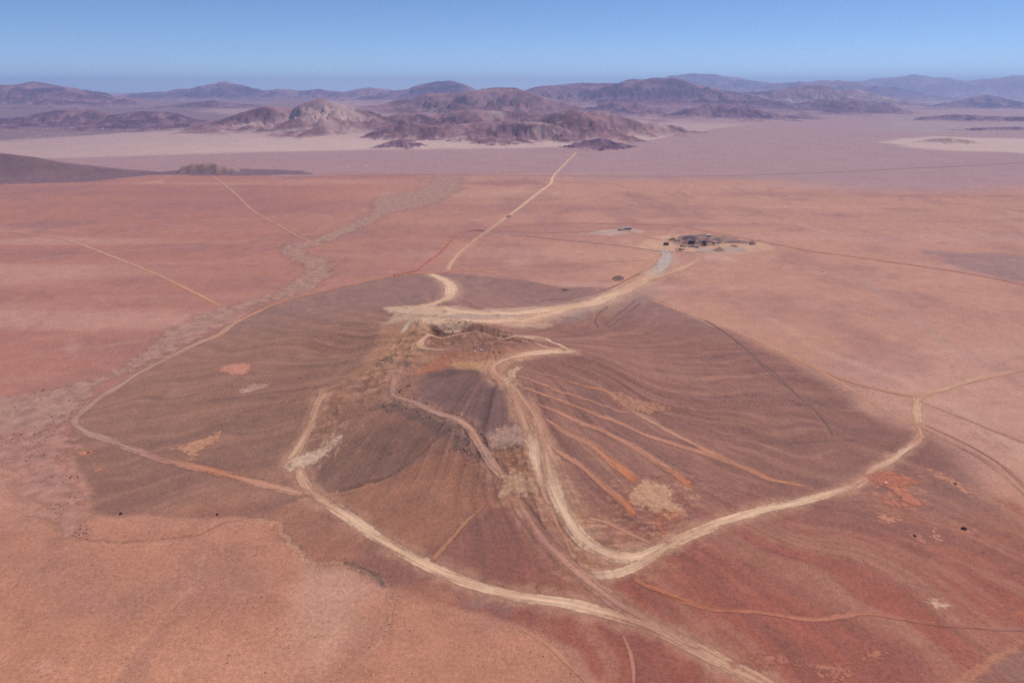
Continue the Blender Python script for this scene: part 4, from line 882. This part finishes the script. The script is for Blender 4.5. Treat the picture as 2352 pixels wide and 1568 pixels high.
MB().box(-7, 6.6, -1.4, 1.4, 1.2, 1.6).build('bed', M_DARK, t); MB().box(-7.05, 6.65, -1.55, -1.42, 1.55, 2.2).box(-7.05, 6.65, 1.42, 1.55, 1.9, 2.9).build('side_rail', M_WHITE, t)
MB().box(-1.5, 5.6, -1.2, 1.2, 1.62, 3.2).build('load', M_STEEL, t)
for x in (-2.5, 3.2, 4.6, 6.0):
    for y in (-1.3, 1.3): MB().cyl((x, y - .18, .55), (x, y + .18, .55), .55, 12).build('wheel', M_TYRE, t)
MB().bar((-7, 0, 1.1), (-9.6, 0, .9), .3).build('drawbar', M_STEEL, t)
t = thing('generator_set', 'boxy dark generator with pale roof beside the flatbed trailer', 'generator', z12(856, 413), .1)
MB().box(-3.1, 3.1, -1.3, 1.3, .35, 2.7).build('housing', M_DARK, t); MB().box(-3.2, 3.2, -1.4, 1.4, 2.7, 2.85).build('roof', M_GREY, t)
MB().cyl((1.8, 0, 2.85), (1.8, 0, 3.9), .18).build('exhaust_pipe', M_RUST, t); MB().box(-3, 3, -1.1, -.8, 0, .35).box(-3, 3, .8, 1.1, 0, .35).build('skid', M_RUST, t)
def container(label, loc, L, H, m, rz=0, D=2.44, cat='container', roof=None, group=None, name='cargo_container'):
    t = thing(name, label, cat, loc, rz, group)
    MB().box(-L/2, L/2, -D/2, D/2, .12, H).build('shell', m, t); r = MB().box(-L/2 - .05, L/2 + .05, -D/2 - .05, D/2 + .05, H, H + .14)
    r.build('roof', roof or m, t); n = int(L / 1.2)
    rb = MB()
    for k in range(n): x = -L/2 + (k + .5) * L / n; rb.box(x - .18, x + .18, -D/2 - .07, -D/2 - .003, .3, H - .15)
    tag(rb.build('ribs', m, t), kind='stuff'); MB().box(L/2 + .003, L/2 + .08, -D/2 + .15, -.03, .25, H - .15).build('door', M_GREY, t); MB().box(L/2 + .003, L/2 + .08, .03, D/2 - .15, .25, H - .15).build('door', M_GREY, t)
    return t
container('left of two small dark boxes above the scrap heap', z12(532, 390), 4.6, 2.4, M_DARK, .1, group=None)
container('right, flatter one of two small dark boxes above the scrap heap', z12(592, 394), 5.0, 1.7, M_STEEL, -.12)
t = container('big rust-brown open-fronted container at the plant entrance', z12(210, 356), 9.6, 4.9, M_RUST, .02, D=5.0)
MB().box(-3.9, -.4, -2.58, -2.5, .5, 3.8).box(.3, 3.9, -2.58, -2.5, .5, 3.8).build('opening_shade', M_STEEL, t)  # dark panels stand in for the shaded inside of the open front
t = thing('site_cabin', 'small white-ended cabin alone behind the stockpiles', 'cabin', z12(1102, 173), .15)
MB().box(-2.2, 4.4, -2.2, 2.2, 0, 3.2).build('wall', M_DARK, t); MB().box(-4.6, -2.21, -2.2, 2.2, 0, 3.4).build('end_wall', M_WHITE, t)
MB().add([(-4.8,-2.4,3.42),(4.6,-2.4,3.3),(4.6,2.4,3.3),(-4.8,2.4,3.42),(-4.8,0,4.1),(4.6,0,4.1)], [(0,1,5,4),(3,4,5,2),(0,4,3),(1,2,5),(0,3,2,1)]).build('roof', M_WHITE, t)
MB().box(0, 1, -2.27, -2.2, .1, 2.1).build('door', M_GREY, t); MB().box(2, 3.4, -2.26, -2.2, 1.2, 2.2).build('window', M_GLASS, t)
# scrap heap: each beam a part
t = thing('scrap_heap', 'spread heap of rusty scrap beams in front of the plant', 'scrap heap', z12(505, 455))
rs = random.Random(4)
for k in range(46):
    x = rs.gauss(0, 6.2); y = rs.gauss(0, 6.5); h = max(.1, 2.4 * math.exp(-(x * x + y * y) / 40)) * rs.random(); a = rs.random() * 3.14; L = rs.uniform(1.5, 4.6)
    MB().bar((x - math.cos(a) * L / 2, y - math.sin(a) * L / 2, max(.15, h + rs.uniform(-.3, .3))), (x + math.cos(a) * L / 2, y + math.sin(a) * L / 2, max(.15, h + rs.uniform(-.3, .9))), rs.uniform(.3, .75)).build('beam', rs.choice((M_RUST, M_STEEL, M_RUST)), t)

# ---- stockpiles
def heap(name, label, pts, H, c, cat='stockpile', rough=.12, seed=1, prof=1.2, s=None, base=None):
    g = np.array([pp(*p)[:2] if base == 'photo' else z12(*p)[:2] for p in pts]); x0, y0 = g.min(0) - 1; x1, y1 = g.max(0) + 1; s = s or max(1.0, (x1 - x0) / 48)
    sy = max(s, 1.3)
    nx, ny = int((x1 - x0) / s) + 2, int((y1 - y0) / sy) + 2
    XX, YY = np.meshgrid(x0 + np.arange(nx) * s, y0 + np.arange(ny) * sy, indexing='ij'); fx, fy = XX.ravel(), YY.ravel()
    q = sdist(fx, fy, g) + .8 * fbm(fx / 5, fy / 5, 3, 300 + seed); qm = max(q.max(), .1)
    hh = 1.35 * H * np.clip(q / qm, 0, 1) ** (1 / prof) * (1 + rough * 2 * fbm(fx / 6, fy / 6, 3, 310 + seed)) - .25
    hh = np.where(q < 0, -.5, hh)
    J = np.arange(nx * ny).reshape(nx, ny); F = np.stack([J[:-1, :-1], J[1:, :-1], J[1:, 1:], J[:-1, 1:]], -1).reshape(-1, 4); F = F[(q[F] > 0).any(1)]
    if not len(F): return
    u, inv = np.unique(F, return_inverse=True)
    C = np.tile(lin(c), (len(u), 1)) * (1 + .3 * fbm(fx[u] / 4, fy[u] / 4, 3, 320))[:, None]
    z = surf(fx, fy) + hh
    o = raw_mesh(name, np.stack([fx[u], fy[u], z[u]], -1), inv.reshape(-1, 4), M_GROUND, {'Col': C})
    return tag(o, label, cat)
heap('stockpile', 'small dark stockpile at the far left tip of the plant', [(225,254),(300,240),(345,225),(405,232),(430,252),(330,262)], 3.6, (112,88,86), seed=1)
heap('stockpile', 'low dark ridge of stones left of the big dark stockpile', [(340,284),(420,262),(540,250),(520,276),(420,290)], 2.2, (118,92,86), seed=2)
heap('stockpile', 'big dark grey stockpile at the back of the plant', [(520,232),(600,205),(760,200),(880,205),(905,228),(840,250),(700,256),(560,250)], 6.0, (112,90,88), seed=3)
heap('stockpile', 'large reddish-brown stockpile behind the feed hopper', [(525,322),(560,282),(640,268),(760,280),(880,290),(830,335),(700,345),(580,340)], 5.5, (146,104,94), seed=4)
heap('stockpile', 'broad mauve-brown stockpile behind the screening tower', [(840,300),(880,250),(960,228),(1080,230),(1170,250),(1180,290),(1060,312),(900,312)], 5.0, (142,106,98), seed=5)
heap('stockpile', 'grey stockpile right of the tower behind the stacker', [(1160,240),(1250,215),(1340,215),(1440,238),(1420,285),(1330,292),(1280,270)], 4.2, (136,108,100), seed=6)
heap('stockpile', 'long thin bank of spoil running to the right of the plant', [(1415,294),(1460,280),(1600,272),(1720,262),(1830,282),(1940,300),(1930,318),(1780,318),(1600,318),(1480,306)], 2.6, (132,100,90), seed=7)
heap('stockpile', 'round brown stockpile at the far right end of the plant', [(1935,345),(1950,310),(1990,296),(2050,298),(2110,335),(2080,356),(1990,360)], 4.6, (138,98,88), seed=8)
heap('stockpile', 'low brown heap below the long spoil bank', [(1530,376),(1570,362),(1640,370),(1700,376),(1752,398),(1690,402),(1600,392)], 2.4, (146,106,90), seed=9)
heap('stockpile', 'pointed tan stockpile at the front right of the plant', [(1160,465),(1240,440),(1320,425),(1390,440),(1480,470),(1430,492),(1310,500),(1210,485)], 5.2, (158,120,98), seed=10, prof=.8)
heap('stockpile', 'thin dark bank curving round the back of the plant', [(440,208),(560,172),(800,160),(1060,158),(1060,165),(800,170),(580,184),(460,216)], 1.6, (120,96,90), seed=11)
heap('stockpile', 'lone brown rubble heap left of the haul road', [(1527,697),(1535,690),(1550,688),(1563,694),(1556,702),(1538,703)], 1.8, (124,92,78), seed=12, base='photo', rough=.4)
heap('stockpile', 'small dark rubble line near the haul road on the hill back', [(1399,724),(1408,721),(1424,723),(1425,727),(1408,728)], 1.4, (104,80,70), seed=13, base='photo', rough=.5)
heap('earth_mound', 'small brown mound beside the far straight road', [(1262,542),(1270,538),(1280,539),(1277,544),(1266,545)], 1.6, (132,96,82), 'mound', seed=14, base='photo')

# ---- camp buildings
def z4c(x, y): return pp(1520 + x / 29.4, 555 + y / 29.4)
def hut(label, x0, x1, yb, H, m, roofm, rz=0, D=4.0, win=2, group='buildings of the small camp'):
    w = (x1 - x0) / 29.4 * .93; t = thing('camp_building', label, 'building', z4c((x0 + x1) / 2, yb), rz, group)
    MB().box(-w/2, w/2, -D/2, D/2, 0, H).build('wall', m, t)
    MB().add([(-w/2-.25,-D/2-.3,H),(w/2+.25,-D/2-.3,H),(w/2+.25,D/2+.3,H),(-w/2-.25,D/2+.3,H),(-w/2-.25,-D/2-.3,H+.12),(w/2+.25,-D/2-.3,H+.12),(w/2+.25,D/2+.3,H+.75),(-w/2-.25,D/2+.3,H+.75)], [(3,2,1,0),(4,5,6,7),(0,1,5,4),(1,2,6,5),(2,3,7,6),(3,0,4,7)]).build('roof', roofm, t)
    MB().box(-.45, .45, -D/2 - .06, -D/2 + .02, .05, 2.05).build('door', M_GREY, t)
    for k in range(win):
        x = (-w * .32, w * .32, -w * .2)[k]; f = MB().box(x - .55, x + .55, -D/2 - .05, -D/2 + .02, 1.05, 2.0).build('window', M_WHITE, t); MB().box(x - .45, x + .45, -D/2 - .08, -D/2 - .052, 1.15, 1.9).build('pane', M_GLASS, f)
    return t
hut('leftmost small dark building of the camp', 730, 850, 592, 3.0, M_DARK, M_GREY, win=1)
hut('purplish camp building with pale roof, second from the left', 855, 1060, 608, 3.0, M_GREY, M_ROOF, -.03)
hut('dark camp building just left of the white post', 1064, 1200, 590, 2.9, M_DARK, M_ROOF)
hut('camp building with striped grey walls right of the white post', 1245, 1440, 555, 4.4, M_GREY, M_ROOF, .05, D=5)
hut('dark camp building with bright roof near the right end', 1445, 1600, 545, 4.0, M_DARK, M_ROOF, -.08, D=5)
hut('rightmost dark reddish building of the camp', 1604, 1735, 540, 3.2, M_RUST, M_ROOF, -.1)
t = thing('white_mast', 'white post standing in the gap of the camp buildings', 'post', z4c(1218, 590)); MB().cyl((0,0,0), (0,0,5.6), .28, 8, .2).build('pole', M_WHITE, t); MB().box(-.6, .6, -.6, .6, 0, .5).build('footing', M_WHITE, t)
t = thing('pickup_truck', 'small white pickup parked behind the left camp buildings', 'pickup', z4c(960, 470), .1)
MB().box(-2.5, 2.5, -.9, .9, .5, 1.1).build('body', M_WHITE, t); MB().box(-.9, 1.0, -.85, .85, 1.1, 1.8, .85).build('cab', M_WHITE, t); MB().box(-.75, .85, -.86, -.8, 1.2, 1.6).build('side_window', M_GLASS, t)
for x in (-1.6, 1.6):
    for y in (-.85, .85): MB().cyl((x, y - .12, .38), (x, y + .12, .38), .38, 10).build('wheel', M_TYRE, t)
t = thing('water_tank', 'small brown round tank in front of the camp buildings', 'tank', z4c(1550, 690)); MB().cyl((0,0,0), (0,0,2.0), 1.3, 14).build('tank_body', M_RUST, t); MB().cyl((0,0,2.0), (0,0,2.3), 1.3, 14, .3).build('lid', M_OCHRE, t)
t = thing('water_trough', 'low dark trough in front of the white post in the camp', 'trough', z4c(1280, 615), -.1); MB().box(-1.9, 1.9, -.6, .6, .1, .9).build('basin', M_RUST, t); MB().box(-1.95, 1.95, -.65, -.6, .75, 1.0).box(-1.95, 1.95, .6, .65, .75, 1.0).build('rim', M_WHITE, t)
# ---- things near the open pit
for (x, y), lb, m, sz in (((1187.5, 879.5), 'left one of two white blocks below the pit', M_WHITE, .95), ((1203, 877.5), 'right one of two white blocks below the pit', M_WHITE, 1.0)):
    t = thing('sample_crate', lb, 'crate', pp(x, y), .3); MB().box(-sz, sz, -.7, .7, .12, 1.2).build('box', m, t); MB().box(-sz - .05, sz + .05, -.75, .75, 1.2, 1.32).build('lid', m, t); MB().box(-sz + .1, -sz + .5, -.7, .7, 0, .12).build('runner', M_RUST, t); MB().box(sz - .5, sz - .1, -.7, .7, 0, .12).build('runner', M_RUST, t)

# ---- rocks
PHI = 1.618
ICO = np.array([(-1,PHI,0),(1,PHI,0),(-1,-PHI,0),(1,-PHI,0),(0,-1,PHI),(0,1,PHI),(0,-1,-PHI),(0,1,-PHI),(PHI,0,-1),(PHI,0,1),(-PHI,0,-1),(-PHI,0,1)]) / 1.9
ICF = np.array([(0,11,5),(0,5,1),(0,1,7),(0,7,10),(0,10,11),(1,5,9),(5,11,4),(11,10,2),(10,7,6),(7,1,8),(3,9,4),(3,4,2),(3,2,6),(3,6,8),(3,8,9),(4,9,5),(2,4,11),(6,2,10),(8,6,7),(9,8,1)])
def rocks(name, label, xy, size, cols, cat='stones', flat=.65, kind='stuff', seed=0):
    r = np.random.default_rng(seed); n = len(xy)
    V = ICO[None] * (1 + .35 * (r.random((n, 12, 1)) - .5)) * size[:, None, None] * (np.array([1, 1, flat]) * (.75 + .5 * r.random((n, 1, 3))))
    a = r.random(n) * 6.28; c, s_ = np.cos(a)[:, None], np.sin(a)[:, None]
    X = V[..., 0] * c - V[..., 1] * s_ + xy[:, 0:1]; Y = V[..., 0] * s_ + V[..., 1] * c + xy[:, 1:2]
    Z = V[..., 2] + (surf(xy[:, 0], xy[:, 1]) + size * flat * .45)[:, None]
    F = (ICF[None] + (np.arange(n) * 12)[:, None, None]).reshape(-1, 3)
    pal = np.array([lin(q) for q in cols]); C = np.repeat(pal[r.integers(0, len(pal), n)] * (.8 + .4 * r.random((n, 1))), 12, 0)
    o = raw_mesh(name, np.stack([X, Y, Z], -1).reshape(-1, 3), F, M_GROUND, {'Col': C}, smooth=False)
    return tag(o, label, cat, kind=kind)
def scatter_poly(px, n, seed, clump=None):
    g = at_z([p[0] for p in px], [p[1] for p in px]); r = np.random.default_rng(seed)
    P = r.random((n * 6, 2)) * (g.max(0) - g.min(0)) + g.min(0); P = P[inside(P[:, 0], P[:, 1], g)]
    if clump: P = P[fbm(P[:, 0] / clump, P[:, 1] / clump, 3, seed) + .25 * (r.random(len(P)) - .5) > .08]
    return P[:n]
def scatter_line(px, n, w, seed):
    g, t = on_ground([p[0] for p in px], [p[1] for p in px]); P = catmull(g, lambda p: 2.0); r = np.random.default_rng(seed)
    i = r.integers(0, len(P), n); return P[i] + r.normal(0, w, (n, 2))
DK = [(124,94,80),(104,80,70),(144,110,92)]
P = scatter_poly([p for p in WASH_PX if p[1] > 520], 3000, 21, 26); rocks('wash_stones', 'dark stones and tufts dotting the pale dry wash', P, .25 + .6 * np.random.default_rng(1).random(len(P)) ** 2, DK, seed=1)
P = scatter_poly([(-80,1010),(0,1000),(160,985),(160,1030),(188,1110),(200,1178),(205,1240),(150,1230),(100,1160),(60,1110),(50,1060),(-80,1060)], 900, 22, 18); rocks('fan_stones', 'dark stones scattered over the gravel fan at the left', P, .3 + .5 * np.random.default_rng(2).random(len(P)) ** 2, DK, seed=2)
P = scatter_line([(908,905),(940,918),(985,934),(1040,952),(1072,968),(1098,998),(1118,1035),(1136,1062)], 260, 1.4, 23) + np.array([1.6, 2.8]); rocks('cut_rubble', 'broken rock lining the cut bank above the bench road', P, .15 + .5 * np.random.default_rng(3).random(len(P)) ** 2, [(160,118,98),(130,98,82),(190,146,124)], seed=3, flat=.8)
P = scatter_line([(896,906),(915,900),(930,893),(945,884)], 30, 1.0, 43); rocks('ledge_rocks', 'jumble of dark rocks at the corner of the bench road', P, .25 + .6 * np.random.default_rng(44).random(len(P)) ** 2, [(120,86,72),(164,120,100)], seed=44, flat=.9)
P = scatter_line([(1022,1035),(1045,1028),(1060,1030),(1080,1040)], 45, 1.2, 45); rocks('ledge_rocks', 'small dark rock ledge on the left slope below the bench road', P, .25 + .55 * np.random.default_rng(46).random(len(P)) ** 2, [(130,100,84),(170,132,114)], seed=46, flat=.8)
P = scatter_line([(865,940),(905,935),(960,948),(1040,982),(1080,1020),(1100,1060)], 420, 4.0, 24); rocks('slope_rubble', 'dark rubble spilled below the bench road', P, .15 + .45 * np.random.default_rng(4).random(len(P)) ** 2, [(116,98,82),(96,80,68)], seed=4)
g = PIT; r_ = np.random.default_rng(5); P = r_.random((5000, 2)) * (g.max(0) - g.min(0)) + g.min(0); P = P[inside(P[:, 0], P[:, 1], g)]; P = P[(fbm(P[:, 0] / 12, P[:, 1] / 12, 3, 25) > -.05)][:900]; rocks('pit_rubble', 'brown broken rock covering the sides of the open pit', P, .15 + .55 * r_.random(len(P)) ** 2.2, [(186,132,106),(160,116,94),(206,156,130),(136,100,84)], seed=5, flat=.85)
P = scatter_line([(862,842),(885,826),(908,815)], 260, 2.6, 26); rocks('ore_stones', 'grey-green stones tipped left of the pit', P, .15 + .35 * r_.random(len(P)), [(138,118,100),(116,98,84),(160,138,116)], seed=6, flat=.9)
P = np.vstack([scatter_line([(610,1192),(650,1240),(690,1275),(740,1292),(800,1290)], 330, 3.0, 27), scatter_line([(795,1296),(840,1312),(868,1326),(888,1348)], 360, 2.2, 28), scatter_line([(460,1240),(500,1262),(520,1275),(600,1262)], 160, 2.5, 29), scatter_line([(890,1350),(905,1390),(880,1450),(830,1500)], 140, 2.0, 30)])
rocks('gully_stones', 'grey stones along the foreground gullies', P, .12 + .34 * r_.random(len(P)) ** 2, [(150,118,100),(128,100,86),(176,142,120)], seed=7)
P = np.vstack([scatter_line([(1560,862),(1700,905),(1850,930),(1960,930)], 200, 5, 31), scatter_line([(1500,868),(1600,905),(1720,925),(1900,915)], 170, 5, 32), scatter_line([(1900,888),(1990,898),(2060,880)], 100, 4, 33), scatter_line([(1560,806),(1660,822),(1740,832)], 140, 3, 34), scatter_line([(1180,655),(1300,670),(1390,678)], 160, 10, 35)])
rocks('flank_stones', 'dark stones strung along the gullies of the right flank', P, .18 + .36 * r_.random(len(P)) ** 2, [(120,94,82),(100,80,72)], seed=8)
P = scatter_poly([(0,1250),(800,1300),(1300,1400),(1500,1568),(0,1568)], 260, 36); P2 = scatter_poly([(200,900),(500,760),(700,700),(2000,960),(2300,1200),(2300,1500),(1600,1450),(600,1180),(180,1000)], 700, 37); P = np.vstack([P, P2]); rocks('loose_stones', 'small loose stones strewn over the open ground', P, .14 + .32 * r_.random(len(P)) ** 3, DK, seed=9)
# single dark boulders; some stand in for dark pits and holes
for (x, y), lb, sz in (((302, 1284), 'dark rock in place of a small dark pit at the edge of the wash left of centre, beside a small pale scrape', 1.5), ((543, 1286), 'dark rock in place of a small dark pit in the gully mouth below the dark slope', 1.3), ((222, 1131), 'dark rock in place of a dark hole beside the tiny pink patch on the left flank', 1.2),
                       ((2410, 1322), 'black rock in place of a dark hole at the head of the small round pink patch', 1.9), ((2286, 1340), 'dark boulder on the small triangular pink patch', 1.3), ((1233, 881.5), 'left dark boulder by the pale road below the pit', 1.1), ((1248, 881), 'right dark boulder by the pale road below the pit', 1.1), ((2056, 680), 'lone dark boulder out on the right plain', 1.6), ((1550, 576), 'reddish boulder before the camp', .9), ((2388, 1210), 'dark boulder lying in the long tan trench scar', 1.3)):
    q = pp(x, y); o = rocks('boulder', lb, np.array([[q[0], q[1]]]), np.array([sz]), [(74,54,48)], 'boulder', .6, None, int(x))
# pink tarp
q = pp(2214, 1206.5); n = 9; V = []; F = []
for i in range(n):
    for j in range(n): u, v = i / (n - 1) - .5, j / (n - 1) - .5; V.append((q[0] + u * 3.6 + .4 * v, q[1] + v * 2.0, q[2] + .12 + .75 * max(0, 1 - (u * u * 5 + v * v * 5)) * (.5 + rs.random())))
for i in range(n - 1):
    for j in range(n - 1): F.append((i * n + j, (i + 1) * n + j, (i + 1) * n + j + 1, i * n + j + 1))
M_PINK = plain_mat('pink_tarp', (226,176,190), .5, .15, 1.5); o = raw_mesh('tarp', V, F, M_PINK); tag(o, 'crumpled pink tarp lying by the pale road bend', 'tarp')
# ---- berm: a dozed bank of earth closing off the plain
def berm(name, label, px, w, h, c):
    g, t = on_ground([p[0] for p in px], [p[1] for p in px]); P = catmull(g, lambda p: 6.0); T = np.gradient(P, axis=0); T /= np.linalg.norm(T, axis=1)[:, None]; Nn = np.stack([-T[:, 1], T[:, 0]], -1)
    us = np.array([-1, -.6, -.15, .15, .6, 1.0]); hs = np.array([-.3, .35, 1, 1, .35, -.3]); na = len(us)
    k = np.arange(len(P)); ww = w * (1 + .25 * fbm(k / 6, k * 0 + 3, 2, 400)); hv = h * (1 + .35 * fbm(k / 4, k * 0 + 9, 3, 401))
    X = P[:, None] + Nn[:, None] * (us[None, :, None] * ww[:, None, None] / 2); fx, fy = X[..., 0].ravel(), X[..., 1].ravel()
    z = surf(fx, fy) + (hv[:, None] * hs[None]).ravel() + .1
    J = np.arange(len(P) * na).reshape(len(P), na); F = np.stack([J[:-1, :-1], J[1:, :-1], J[1:, 1:], J[:-1, 1:]], -1).reshape(-1, 4)
    C = np.tile(lin(c), (len(fx), 1)) * (1 + .2 * fbm(fx / 9, fy / 9, 3, 402))[:, None]
    return tag(raw_mesh(name, np.stack([fx, fy, z], -1), F, M_GROUND, {'Col': C}), label, 'earth bank')
berm('earth_berm', 'long orange-brown earth bank curving round the plant side of the plain', [(905,633),(955,623),(968,612),(985,600),(1010,582),(1030,560),(1043,546),(1060,535),(1085,530),(1112,531)], 7, 2.2, (170,106,84))
berm('earth_berm', 'long low earth bank running behind the camp and plant to the right edge', [(1132,529),(1165,521),(1200,517),(1300,513),(1400,514),(1500,516),(1560,520),(1640,535),(1720,550),(1800,565),(1860,577),(1960,590),(2100,610),(2230,630),(2352,655),(2450,680)], 6, 1.0, (178,116,94))
